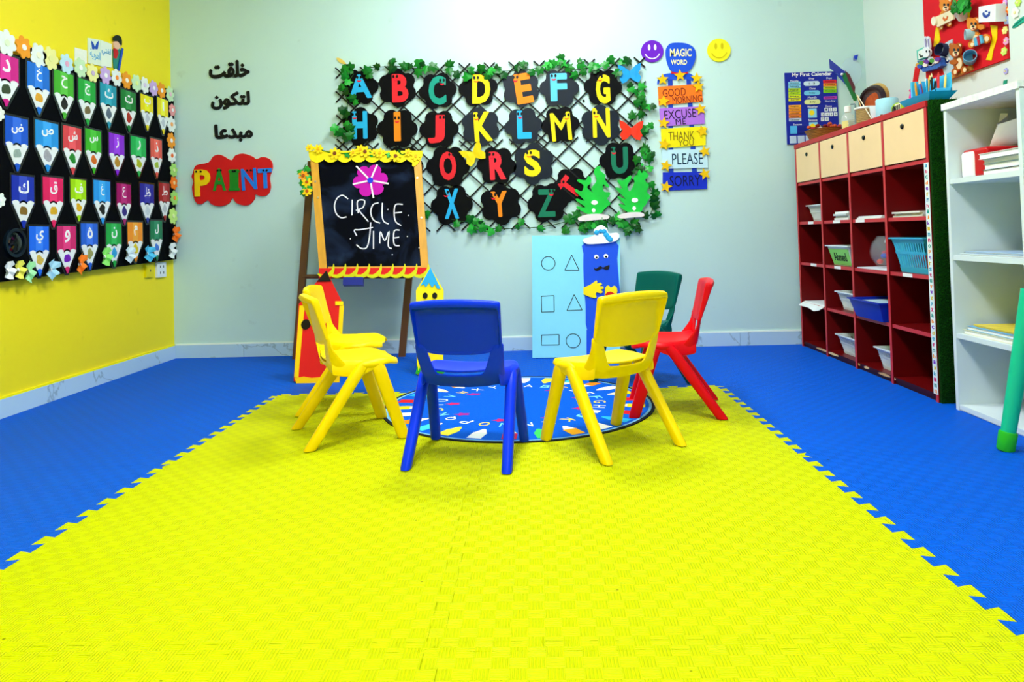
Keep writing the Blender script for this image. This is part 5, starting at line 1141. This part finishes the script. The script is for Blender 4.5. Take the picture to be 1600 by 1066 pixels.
# tan pot with white rim, spoon sticks and the oval tray behind it
x, y, z = base_at(1354, 1.66)
t = thing('woven_pot', 'tan woven pot with white rim and side handle', 'pot', (x, y, z))
MB().lathe((x, y, z), [(.042, 0), (.045, .004), (.047, .088), (.043, .088), (.041, .008)], 20).build('pot', mat_wicker('#b89a58', 'woven_tan'), t)
MB().lathe((x, y, z), [(.048, .086), (.054, .090), (.054, .098), (.043, .098), (.043, .086)], 20).build('rim', M('#e8f2f0', .5), t)
MB().tube([(x-.01, y+.048, z+.085), (x-.012, y+.066, z+.078), (x-.012, y+.068, z+.045), (x-.01, y+.048, z+.035)], .006, 8).build('handle', M('#e8f2f0', .5), t)
MB().tube([tp(1350, 182, 1.665), tp(1339, 148, 1.70)], .0025, 6).solo('wooden_stick', M('#d8b070', .6), 'thin stick leaning out of the tan pot toward the pinwheel', 'stick')
MB().tube([tp(1362, 186, 1.645), tp(1340, 149, 1.63)], .0025, 6).solo('wooden_stick', M('#f0e8d0', .6), 'pale stick crossing in front of the oval tray', 'stick')
# oval tray leaning on the right wall
cen = tp(1363, 158, 1.86); ax = Vector((-.62, -.25, .25)).normalized()
tt = thing('oval_tray', 'tilted oval tray with dark rim and orange picture', 'tray', (cen.x, cen.y, CT))
d1 = (tp(1376, 139, 1.86)-tp(1349, 177, 1.86)).normalized(); n_t = Vector((-.80, -.25, -.35)); n_t = (n_t - d1*n_t.dot(d1)).normalized(); d2 = n_t.cross(d1)
TF = Fr(cen, d1, d2, n_t); ha = (tp(1376, 139, 1.86)-tp(1349, 177, 1.86)).length/2; hb = ha*.62
MB().ring(TF, disc2(0, 0, ha, 32, hb), disc2(0, 0, ha*.86, 32, hb*.86), -.012, .012).build('rim', M('#3a3038', .35), tt)
MB().poly(TF, disc2(0, 0, ha*.87, 32, hb*.87), -.012, .0).build('plate', M('#6a5a60', .4), tt)
MB().poly(TF, smooth([(-.75*ha, 0), (-.3*ha, .45*hb), (.2*ha, .4*hb), (.55*ha, .2*hb), (.5*ha, -.2*hb), (.1*ha, -.45*hb), (-.4*ha, -.4*hb)], 3), .0, .002).build('picture', M('#d86a38', .5, .3, 40), tt)
MB().ring(TF, disc2(0, 0, ha*1.02, 32, hb*1.02), disc2(0, 0, ha*.99, 32, hb*.99), -.03, -.010).build('back_band', M('#c8a860', .6), tt)
bz = (cen - d1*ha); MB().tube([(bz.x, bz.y, bz.z+.01), (bz.x+.01, bz.y, CT)], .012, 8).build('foot', M('#d04818', .5), tt)
# pinwheel
hub = tp(1320, 116, 1.78)
pw = thing('pinwheel', 'pinwheel toy with blue, green and maroon blades', 'pinwheel', (hub.x, hub.y, CT))
PWF = frX(1.78)
for k, (P_, h) in enumerate((([(1296, 92), (1322, 113), (1318, 121), (1297, 107)], '#16209a'), ([(1305, 113), (1318, 120), (1328, 136), (1322, 132)], '#1c3c98'), ([(1319, 114), (1325, 114), (1341, 152), (1340, 158), (1336, 157), (1319, 122)], '#0c6a28'), ([(1323, 110), (1330, 116), (1339, 136), (1338, 146), (1329, 126)], '#5a1018'))):
    MB().poly(PWF, [PWF.pix(*p) for p in P_], .003*k, .003*k+.0022).build('blade', M(h, .45), pw)
MB().tube([hub, (hub.x+.12, hub.y+.02, CT+.004)], .004, 8).build('stick', M('#e8e8e0', .5), pw)
MB().ell((hub.x-.016, hub.y, hub.z), (.008, .008, .008), 10, 6).build('hub', M('#f0f0f0', .4), pw)
# clear plastic bag pinned to the back wall corner
bg = thing('plastic_bag', 'clear plastic bag with a blue clip hanging in the wall corner', 'bag', BACK(*B(1332, 135, .02), 0))
MB().ell(BACK(*B(1330, 112, .03), .03), (.062, .085, .022), 18, 10, BACK).build('bag', M('#d4e8fa', .1, .02, alpha=.2), bg, smooth_=True)
MB().poly(BACK, [B(1335, 87, .01), B(1340, 86, .01), B(1338, 94, .01), B(1334, 94, .01)], .001, .02).build('clip', M('#1c3cc0', .4), bg)
# pale blue paper roll, cream cup edge, lime card with penguin
x, y, z = base_at(1387, 1.66)
t = thing('paper_roll', 'pale blue toilet paper roll standing on the cabinet', 'roll', (x, y, z))
MB().lathe((x, y, z), [(.020, 0), (.046, 0), (.048, .003), (.048, .097), (.046, .10), (.020, .10), (.020, .002)], 24).build('paper', M('#a4dcf0', .8, .06, 60), t, smooth_=True)
MB().lathe((x, y, z), [(.0185, .001), (.0195, .001), (.0195, .099), (.0185, .099)], 16).build('core', M('#c8a878', .8), t)
x, y, z = base_at(1371, 1.68)
MB().lathe((x, y, z), [(.026, 0), (.028, .003), (.033, .09), (.030, .09), (.025, .006), (.002, .005)], 18).solo('plastic_cup', M('#dcebf4', .3), 'translucent white cup between the tan pot and the paper roll', 'cup', smooth_=True)
x, y, z = base_at(1378, 1.60); MB().lathe((x, y, z), [(.006, 0), (.007, .002), (.007, .016), (.005, .018), (.001, .018)], 12).solo('bottle_cap', M('#5a1020', .4), 'tiny maroon cap at the cabinet front edge', 'cap')
P_ = [(1398, 172), (1397, 163), (1402, 157), (1409, 155), (1414, 160), (1415, 171), (1410, 176), (1404, 178)]
PF = frX(1.66); poly_ = [PF.pix(*p) for p in P_]; lowz = min(q[1] for q in poly_); poly_ = [(a, b-lowz+CT) for a, b in poly_]
t = thing('barcode_card', 'lime green card with black bars and a penguin', 'card', (1.66, -poly_[0][0], CT))
MB().poly(PF, smooth(poly_, 2), 0, .012).build('card', M('#9cc820', .5), t)
ac = sum(p[0] for p in poly_)/8; bc = sum(p[1] for p in poly_)/8
pan = MB().obox(PF, ac-.018, ac+.030, bc-.012, bc+.026, .012, .0135).build('panel', M('#eef6d8', .5), t)
for k in range(5): MB().obox(PF, ac-.013+k*.009, ac-.008+k*.009, bc-.006, bc+.020, .0135, .0145).build('bar', M('#0c0c0c', .5), pan)
pg = MB().poly(PF, smooth([(ac-.034, CT+.001), (ac-.006, CT+.001), (ac-.008, CT+.03), (ac-.020, CT+.05), (ac-.032, CT+.03)], 3), .0145, .020).build('penguin', M('#080c10', .4), t)
MB().poly(PF, disc2(ac-.020, CT+.013, .007, 12, .011), .020, .022).build('belly', M('#a8e4ec', .4), pg)
# pink stand, red ribbon bow on the wall, blue desk tray with pens
x, y, z = base_at(1428, 1.64)
t = thing('pink_toy', 'hot pink toy stand beside the blue pen tray', 'toy', (x, y, z))
MB().box((x-.02, y-.045, z), (x+.02, y+.05, z+.016)).build('base', M('#d8106c', .4), t)
MB().lathe((x, y-.005, z+.014), [(.016, 0), (.012, .02), (.018, .045), (.012, .065), (.017, .075), (.006, .084), (.001, .085)], 12).build('post', M('#f01890', .4), t, smooth_=True)
RW = RIGHT.pix
def RP_(pts, c=.004): return [RW(*p, c) for p in pts]
rb = thing('red_ribbon', 'red ribbon strips fixed to the wall below the bunny holder', 'ribbon', RIGHT(*RW(1430, 146, .004), 0))
MB().poly(RIGHT, RP_([(1430, 104), (1437, 106), (1430, 146), (1423.5, 145)]), .001, .005).build('strip', M('#e01010', .5), rb)
MB().poly(RIGHT, RP_([(1431, 147), (1447, 144), (1447, 148), (1431, 151)]), .001, .005).build('strip', M('#d01428', .5), rb)
ytr0, ytr1 = -frX(1.60).pix(1494, 158)[0], -frX(1.60).pix(1434, 160)[0]
ytr0, ytr1 = CY0-.035, max(ytr1, CY0+.20)
t = thing('pen_tray', 'sky blue plastic desk tray at the cabinet end', 'tray', (1.66, (ytr0+ytr1)/2, CT))
mtr = M('#18a4e0', .35)
MB().add([(1.570, ytr0+.04, CT+.0005), (1.645, ytr0+.04, CT+.0005), (1.645, ytr1-.02, CT+.0005), (1.570, ytr1-.02, CT+.0005), (1.552, ytr0, CT+.030), (1.66, ytr0, CT+.030), (1.66, ytr1, CT+.030), (1.552, ytr1, CT+.030)], [(3, 2, 1, 0), (4, 5, 6, 7), (0, 1, 5, 4), (1, 2, 6, 5), (2, 3, 7, 6), (3, 0, 4, 7)]).build('tray', mtr, t)
yb1 = ytr1-.035; yb0 = ytr0+.02
bxp = MB(); bx0, bx1 = 1.585, 1.65
for lo, hi in (((bx0, yb0, 0), (bx0+.004, yb1, .010)), ((bx1-.004, yb0, 0), (bx1, yb1, .075)), ((bx0, yb1-.012, 0), (bx1, yb1, .075)), ((bx0, yb0, 0), (bx1, yb0+.004, .014)), ((bx0, yb0, 0), (bx1, yb1, .004))):
    bxp.box((lo[0], lo[1], CT+.030+lo[2]), (hi[0], hi[1], CT+.030+hi[2]))
bxp.build('pen_box', M('#40bcec', .35), t)
pc = ['#f0a020', '#e85020', '#f0f0f0', '#3070d0', '#f0c040', '#101010', '#20a8d8', '#181818', '#c81470', '#202020', '#e83020', '#ffd870']
for k in range(12):
    y_ = yb1-.022-(yb1-yb0-.03)/12*k; x_ = 1.598+.017*(k % 3); L0 = .062+.022*random.random(); ln = Vector((random.uniform(-.012, .012), random.uniform(-.01, .01), L0)); p0 = Vector((x_, y_, CT+.0345))
    h = pc[k]; t2 = thing('pen', '%s pen standing in the blue tray' % {'#f0a020': 'amber', '#e85020': 'orange red', '#f0f0f0': 'white', '#3070d0': 'mid blue', '#f0c040': 'yellow', '#101010': 'black', '#20a8d8': 'cyan', '#181818': 'charcoal', '#c81470': 'magenta', '#202020': 'dark grey', '#e83020': 'scarlet', '#ffd870': 'pale yellow'}[h], 'pen', p0, 'pens in the blue tray')
    MB().tube([p0, p0+ln*.8], .0042, 8).build('barrel', M(h, .4), t2); MB().tube([p0+ln*.8, p0+ln*.97, p0+ln], [.0042, .002, .0008], 8).build('tip', M('#e8d0a0' if k % 2 else h, .4), t2)

# ------------------------------------------------------------------ white shelf unit
WX0, WX1, WY0, WY1, WT = 1.562, 2.005, 2.318, 2.742, 1.148
m_ws = M('#dbe9ec', .45, .05, 6)
ws = thing('white_shelf_unit', 'white open shelf unit beside the turf covered cabinet end', 'shelf unit', ((WX0+WX1)/2, (WY0+WY1)/2, 0))
for nm, y in (('side_panel', WY0), ('side_panel', WY1-.018)): MB().box((WX0, y, 0), (WX1-.006, y+.018, WT-.02)).build(nm, m_ws, ws)
MB().box((WX0-.006, WY0, WT-.024), (WX1, WY1+.004, WT)).build('top_panel', M('#e8f0ee', .5, .2, 60), ws)
MB().box((WX1-.006, WY0+.018, 0), (WX1, WY1-.018, WT-.024)).build('back_panel', m_ws, ws)
WS = [.022, .287, .577, .862]
for z in WS: MB().box((WX0+.003, WY0+.018, z-.018), (WX1-.006, WY1-.018, z)).build('shelf', m_ws, ws)
MB().box((WX0+.006, WY0+.018, 0), (WX0+.016, WY1-.018, WS[0]-.018)).build('kickboard', m_ws, ws)
# tissue pack
yA, yB = WY1-.028, WY1-.17
zt0 = WS[3]
t = thing('tissue_pack', 'red soft pack of tissues with white end and one tissue pulled up', 'tissues', (WX0+.16, (yA+yB)/2, zt0))
def softbox(x0, x1, y0, y1, z0, z1, mat, nm, par):
    o = MB().box((x0, y0, z0), (x1, y1, z1)).build(nm, mat, par, smooth_=True, ang=80); bv = o.modifiers.new('soft', 'BEVEL'); bv.width = .012; bv.segments = 3; return o
softbox(WX0+.045, WX0+.26, yB, yA, zt0, zt0+.105, M('#c01018', .3), 'wrapper', t)
softbox(WX0+.036, WX0+.06, yB+.065, yA-.004, zt0, zt0+.097, M('#eef2f6', .5), 'white_end', t)
V = []; n = 9
c0 = Vector((WX0+.14, (yA+yB)/2, zt0+.100))
for k in range(n):
    f = k/(n-1); ang = -.9+1.8*f; V += [c0+Vector((.05*math.sin(f*7), .035-.07*f, 0)), c0+Vector((.055*math.sin(f*6+1), .06-.23*f, .11+.03*math.cos(f*5)))]
N_ = len(V); V += [v+Vector((.0015, 0, 0)) for v in V]; F = [(2*k, 2*k+2, 2*k+3, 2*k+1) for k in range(n-1)]; F += [tuple(N_+i for i in f[::-1]) for f in F]
MB().add(V, F).build('tissue', M('#f0f4f8', .8), t, smooth_=True)
def books(label, y0, y1, z, specs, x0=WX0+.02, cat='books'):
    for k, (h_, hx, dx, dy, lb) in enumerate(specs):
        t = thing('paper_book', lb, cat, (x0+.14, (y0+y1)/2, z), label)
        MB().box((x0+dx, y0+dy+.0, z+.0004), (x0+dx+.27, y1-dy*.6, z+.0018)).build('cover', M(hx, .4, .25, 25), t)
        MB().box((x0+dx+.003, y0+dy+.002, z+.0018), (x0+dx+.268, y1-dy*.6-.003, z+h_-.0016)).build('pages', M('#eef2f4', .7, .1, 200), t)
        MB().box((x0+dx, y0+dy, z+h_-.0016), (x0+dx+.27, y1-dy*.6, z+h_)).build('cover', M(hx, .4, .25, 25), t)
        z += h_ + .0004
books('workbooks on the top shelf', WY0+.022, WY1-.185, WS[3], [(.018, '#203038', .0, .0, 'dark covered workbook at the bottom of the pile by the tissues'), (.02, '#b8ccd8', .004, .004, 'grey blue workbook lying on the dark covered one'), (.016, '#c8dcd8', .002, .006, 'pale green workbook second from top by the tissues'), (.02, '#e8f0f0', -.012, .002, 'white workbook on top of the pile by the tissues')])
books('magazines on the middle shelf', WY0+.03, WY1-.03, WS[2], [(.007, '#d8e4f0', .0, .0, 'pale grey magazine lying alone under another on the middle shelf'), (.007, '#a8c4e4', .01, .02, 'blue grey magazine topmost on the middle shelf')])
books('books on the lower shelf', WY0+.022, WY1-.03, WS[1], [(.016, '#d8d8b8', .0, .0, 'cream story book at the bottom of the lower shelf pile'), (.014, '#6ab0e0', .006, .02, 'sky blue story book in the lower shelf pile'), (.006, '#e8d040', .02, .05, 'yellow booklet topmost in the lower shelf pile')])
MB().box((WX0+.30, WY0+.022, WS[3]+.0005), (WX0+.41, WY1-.11, WS[3]+.17)).solo('cardboard_box', M('#7a4418', .8, .15, 12), 'brown cardboard box behind the tissue pack', 'box')

# ------------------------------------------------------------------ table with green legs at the right edge
m_gt, m_gc = plastic('#18c090'), plastic('#28b428')
lx, ly = FLOOR.pix(1571, 704)
tb = thing('activity_table', 'child table with mint green tubular legs and green foot caps', 'table', (lx+.25, ly-.28, 0))
LT = .49
legs = [(lx, ly, 1, -1), (lx+.52, ly, -1, -1), (lx, ly-.62, 1, 1), (lx+.52, ly-.62, -1, 1)]
for x, y, sx, sy in legs:
    p0 = Vector((x, y, 0)); p1 = Vector((x+sx*.085, y+sy*.02, LT)); f = lambda k: p0.lerp(p1, k)
    l_ = MB().tube([f(.06), f(.3), f(.6), f(1.0)], [.020, .022, .024, .026], 18).build('leg', m_gt, tb, smooth_=True)
    MB().tube([f(0), f(.01), f(.11), f(.118)], [.0225, .0245, .0255, .0235], 18).build('foot_cap', m_gc, l_, smooth_=True)
x0, x1 = lx+.075, lx+.445
rr = [(x0+.04, ly-.62), (x1-.04, ly-.62), (x1, ly-.58), (x1, ly-.06), (x1-.04, ly-.02), (x0+.04, ly-.02), (x0, ly-.06), (x0, ly-.58)]
MB().poly(FLOOR, rr, LT-.005, LT+.022).build('table_top', plastic('#20c494'), tb)

# ------------------------------------------------------------------ red pinboard with bears on the right wall
cR = crop(1400, 0, 7.105)
def R7(pts, c): return [RIGHT.pix(*cR(*p), c) for p in pts]
ylo = RW(1448, 137, .01); yhi = RW(1571, 93, .01)
pb = thing('pinboard', 'red felt pinboard on the white wall above the cabinet', 'pinboard', RIGHT((ylo[0]+yhi[0])/2, ylo[1], 0))
MB().poly(RIGHT, [(ylo[0]+.005, ylo[1]), (yhi[0]+.02, yhi[1]), (yhi[0]+.02, 2.05), (ylo[0]+.005, 2.05)], .0015, .014).build('felt', M('#e01826', .85, .12, 6, .1), pb)
Z0 = .014
YB = M('#ffe000', .5, .05)
def strip(P_, c0, lb): return MB().poly(RIGHT, R7(P_, c0), c0, c0+.003).solo('paper_band', YB, lb, 'paper band', 'yellow paper bands')
strip([(450, 300), (478, 320), (495, 440), (470, 500), (420, 520), (430, 440)], Z0+.001, 'yellow paper band beside the bunny holder')
strip([(765, 95), (815, 92), (825, 160), (815, 200)], Z0+.001, 'yellow paper band beside the leafy cup')
strip([(1055, 280), (1130, 290), (1125, 430), (1085, 560), (1065, 670), (1005, 665), (1050, 540), (1075, 400)], Z0+.001, 'yellow paper band beside the gift bear')
m_bear, m_bear2, m_cream = M('#b86018', .6, .15, 30), M('#e88a28', .6, .15, 30), M('#f6dcb0', .6)
def el(fr_pts, cx, cy, rx, ry, c0, c1, mat, nm, par):
    pts = R7(disc2(cx, cy, rx, 18, ry), c0); return MB().poly(RIGHT, pts, c0, c1).build(nm, mat, par)
def bear(lb, hx, hy, hr, bx, by, brx, bry, legs_, arms, m1, c=Z0):
    t = thing('bear_cutout', lb, 'bear cutout', RIGHT(*RIGHT.pix(*cR(bx, by+bry), c), c), 'bear cutouts on the pinboard')
    bd_ = el(None, bx, by, brx, bry, c+.004, c+.012, m1, 'body', t); el(None, bx, by+bry*.15, brx*.6, bry*.65, c+.012, c+.015, m_cream, 'belly', bd_)
    for x, y, rx, ry in legs_: l_ = el(None, x, y, rx, ry, c+.010, c+.018, m1, 'leg', t); el(None, x, y, rx*.6, ry*.6, c+.018, c+.020, m_cream, 'paw_pad', l_)
    for x, y, rx, ry in arms: el(None, x, y, rx, ry, c+.012, c+.020, m1, 'arm', t)
    for sx in (-1, 1):
        e = el(None, hx+sx*hr*.62, hy-hr*.85, hr*.38, hr*.42, c+.008, c+.016, m1, 'ear', t); el(None, hx+sx*hr*.62, hy-hr*.85, hr*.2, hr*.24, c+.016, c+.018, m_cream, 'inner_ear', e)
    h = el(None, hx, hy, hr*.92, hr*1.15, c+.014, c+.024, m1, 'head', t); mz = el(None, hx-hr*.05, hy+hr*.55, hr*.48, hr*.45, c+.024, c+.028, m_cream, 'muzzle', h)
    el(None, hx-hr*.08, hy+hr*.35, hr*.18, hr*.15, c+.028, c+.032, M('#080808', .3), 'nose', h); el(None, hx-hr*.03, hy+hr*.75, hr*.15, hr*.12, c+.028, c+.030, M('#a02030', .5), 'mouth', h)
    for sx in (-1, 1):
        el(None, hx+sx*hr*.34, hy-hr*.1, hr*.15, hr*.24, c+.024, c+.027, M('#101830', .2), 'eye', h)
    return t
# climbing bear on a pale door, cup beside it
dp = thing('door_cutout', 'pale blue door cutout with a dark smiling letter behind the climbing bear', 'cutout', RIGHT(*RIGHT.pix(*cR(580, 870), Z0), Z0))
MB().poly(RIGHT, R7([(505, 560), (540, 490), (635, 432), (640, 560), (660, 848), (565, 868), (530, 760), (495, 740)], Z0), Z0, Z0+.006).build('door', M('#bcd8e8', .5), dp)
MB().poly(RIGHT, R7([(535, 640), (575, 620), (600, 650), (598, 700), (560, 710), (538, 690)], Z0+.006), Z0+.006, Z0+.008).build('letter_patch', M('#f4f8fa', .5), dp)
MB().stroke(RIGHT, R7([(548, 655), (558, 688), (580, 690), (592, 668)], Z0+.008), .008, Z0+.008, Z0+.010).build('letter_bowl', M('#10184a', .5), dp); el(None, 560, 630, 10, 6, Z0+.008, Z0+.010, M('#10184a', .5), 'letter_dot', dp)
bear('brown bear cutout climbing beside the pale door', 672, 560, 66, 705, 690, 52, 95, ((660, 800, 26, 42), (765, 775, 28, 42)), ((655, 690, 45, 28),), m_bear, Z0+.012)
MB().poly(RIGHT, R7([(570, 880), (850, 720), (868, 775), (590, 895)], Z0), Z0, Z0+.01).solo('wood_strip', M('#c08838', .6), 'light wood strip beneath the climbing bear', 'strip')
def cup(lb, cx, cy, r, ln, h, dirp):
    a, b = RIGHT.pix(*cR(cx, cy), .05); axv = RIGHT.u*dirp[0] + RIGHT.v*dirp[1] + RIGHT.n*dirp[2]; axv.normalize(); rr_ = abs(RIGHT.pix(*cR(cx, cy+r), .05)[1]-b)
    c_ = RIGHT(a, b, .056); bs = c_ - axv*ln
    MB().lathe(bs, [(rr_*.8, 0), (rr_, .004), (rr_*1.02, ln), (rr_*.92, ln), (rr_*.9, .008), (.002, .008)], 20, axis=axv).solo('paper_cup', M(h, .5), lb, 'cup', 'paper cups on the pinboard', smooth_=True)
cup('sky blue paper cup lying beside the climbing bear', 835, 615, 68, .07, '#70bce0', (.8, .1, .5))
cup('dark blue paper cup between the bunny and the pale door', 490, 545, 70, .06, '#1c2450', (.2, .1, .8))
cup('pale blue paper cup behind the gift bear', 780, 385, 60, .05, '#a8d4e4', (-.3, .0, .8))
# gift bear with white cube
bear('orange bear cutout hugging a blue gift box', 865, 270, 62, 890, 430, 58, 85, ((850, 495, 32, 36), (1010, 430, 42, 52)), ((960, 300, 36, 30),), m_bear2, Z0+.006)
t = thing('gift_cutout', 'light blue gift box cutout with red ribbon', 'cutout', RIGHT(*RIGHT.pix(*cR(920, 515), .05), .046))
MB().poly(RIGHT, R7([(868, 425), (950, 385), (972, 475), (885, 515)], .046), .042, .050).build('box', M('#58b4dc', .5), t); MB().poly(RIGHT, R7([(900, 410), (922, 398), (940, 492), (918, 502)], .05), .050, .053).build('ribbon', M('#c02030', .5), t)
t = thing('letter_cube', 'white cube holder with a blue Arabic letter beside the gift bear', 'cube', RIGHT(*RIGHT.pix(*cR(1010, 250), Z0), Z0))
q = R7([(918, 75), (1108, 42), (1105, 240), (915, 250)], .06); MB().poly(RIGHT, q, Z0, .06).build('cube', M('#f2f6fa', .5), t)
MB().stroke(RIGHT, R7([(970, 140), (980, 175), (1005, 185), (1035, 165), (1038, 130)], .06), .012, .060, .062).build('letter_bowl', M('#2448a8', .5), t); el(None, 1003, 125, 13, 9, .060, .062, M('#2448a8', .5), 'letter_dot', t)
# scroll bear with leafy cup
bear('orange bear cutout peering over a cream scroll', 560, 60, 62, 560, 180, 60, 70, ((505, 300, 22, 35), (600, 260, 24, 35)), ((630, 140, 24, 30),), m_bear2, Z0)
t = thing('scroll_cutout', 'cream scroll cutout with an orange letter', 'cutout', RIGHT(*RIGHT.pix(*cR(540, 300), .04), .038))
MB().poly(RIGHT, R7([(445, 190), (635, 105), (650, 215), (470, 305)], .04), .0375, .046).build('scroll', M('#efe2c0', .5), t); el(None, 452, 235, 26, 50, .040, .056, M('#f4ecd8', .5), 'rolled_end', t)
MB().stroke(RIGHT, R7([(525, 195), (540, 222), (565, 210), (575, 180)], .046), .010, .046, .048).build('letter', M('#e06820', .5), t)
cup('white paper cup holding green leaves', 705, 100, 62, .06, '#e6f2f4', (.4, .5, .6))
lv = thing('leaf_sprig', 'green leaf sprig standing in the white cup on the pinboard', 'leaves', RIGHT(*RIGHT.pix(*cR(700, 90), .06), .05))
for k in range(12): put_leaf(RIGHT, *RIGHT.pix(*cR(random.uniform(620, 800), random.uniform(5, 85)), .06), .07, .06, lv, gm[random.choice((1, 3, 0))])
MB().tube([RIGHT(*RIGHT.pix(*cR(705, 110), .06), .055), RIGHT(*RIGHT.pix(*cR(720, 30), .06), .065)], .003, 6).build('stem', M('#2a7a20'), lv)
# bunny holder
t = thing('bunny_holder', 'colourful box holder with a white bunny cutout and smiling letter', 'holder', RIGHT(*RIGHT.pix(*cR(370, 790), .05), Z0))
MB().poly(RIGHT, R7([(235, 680), (480, 640), (495, 730), (450, 760), (300, 800), (265, 760)], .05), .0015, .05).build('box', M('#3868c8', .5, .9, 45), t)
for k in range(12):
    x, y = 255+20*k, 735-6*k+18*math.sin(k*2); el(None, x, y-10, 26, 24, .050, .056+.001*(k % 3), M(['#e8a020', '#2858c8', '#50a040', '#d04030', '#f0e8e0', '#7038a0'][k % 6], .5), 'toy_shape', t)
cb = MB().poly(RIGHT, R7([(232, 560), (318, 520), (328, 640), (240, 672)], .05), .03, .052).build('letter_tile', M('#58c8b8', .5), t)
MB().poly(RIGHT, R7([(248, 570), (310, 540), (318, 632), (252, 658)], .052), .052, .054).build('tile_face', M('#f2f8f4', .5), cb); MB().stroke(RIGHT, R7([(262, 600), (275, 630), (298, 622), (305, 590)], .054), .008, .054, .056).build('smile', M('#203028', .5), cb)
bn = el(None, 358, 580, 42, 58, .045, .058, M('#eef2f8', .6), 'bunny_head', t)
for x0, sx in ((330, -1), (362, 1)):
    e = MB().poly(RIGHT, smooth(R7([(x0-8+sx*6, 530), (x0-20+sx*-4, 440), (x0-8+sx*0, 402), (x0+14, 440), (x0+20, 530)], .05), 3), .045, .052).build('bunny_ear', M('#e4e8f4', .6), t); MB().poly(RIGHT, smooth(R7([(x0+2, 520), (x0-8, 450), (x0-2, 425), (x0+6, 450), (x0+10, 520)], .052), 3), .052, .054).build('inner_ear', M('#9890c0', .6), e)
for x in (340, 372): el(None, x, 570, 7, 13, .058, .060, M('#101020', .2), 'eye', bn)
el(None, 400, 680, 40, 50, .050, .057, M('#c8ccd8', .6), 'bunny_body', t)
# flower border of the pinboard and the pale band beyond
for k, (x, y, r, h, hn) in enumerate(((1215, 30, 40, '#e0a8f0', 'mauve paper flower at the top of the pinboard end'), (1255, 105, 46, '#ff7a18', 'orange paper flower on the pinboard end'), (1235, 225, 50, '#b0bcf4', 'periwinkle paper flower on the pinboard end'), (1215, 335, 46, '#fff090', 'pale yellow paper flower on the pinboard end'), (1228, 455, 46, '#f0a8d8', 'pink paper flower on the pinboard end'), (1205, 570, 50, '#d4f070', 'lime paper flower on the pinboard end'), (1330, 140, 66, '#f4faf2', 'large white paper flower on the wall pillar'), (1360, 25, 50, '#c8f060', 'spring green paper flower on the wall pillar'), (1225, 790, 36, '#b8b8f4', 'lavender paper flower below the pinboard corner'))):
    on_pillar = RIGHT.pix(*cR(x, y), .0)[0] > -3.02
    wall_flower(cR(x, y), r/7.105, h, hn, RIGHT, .037 if on_pillar else Z0+.001 if y < 640 else .001, 6, '#fff0b0')
t = thing('paper_leaf', 'teal paper leaf tail beside the large white flower', 'paper leaf', RIGHT(*RIGHT.pix(*cR(1340, 310), .037), .036))
MB().poly(RIGHT, smooth(R7([(1290, 310), (1330, 250), (1420, 180), (1440, 200), (1440, 230), (1380, 270), (1330, 305)], .037), 2), .0355, .039).build('leaf', M('#18a88c', .6), t)
MB().tube([RIGHT(*RIGHT.pix(*cR(1300, 300), .037), .039), RIGHT(*RIGHT.pix(*cR(1420, 205), .037), .039)], .002, 5).build('vein', M('#0c7864', .6), t)
MB().poly(RIGHT, R7([(1195, 895), (1230, 885), (1225, 940), (1190, 940)], .004), .001, .005).solo('paper_tag', M('#18a080', .6), 'small teal paper tag below the lavender flower', 'paper tag')
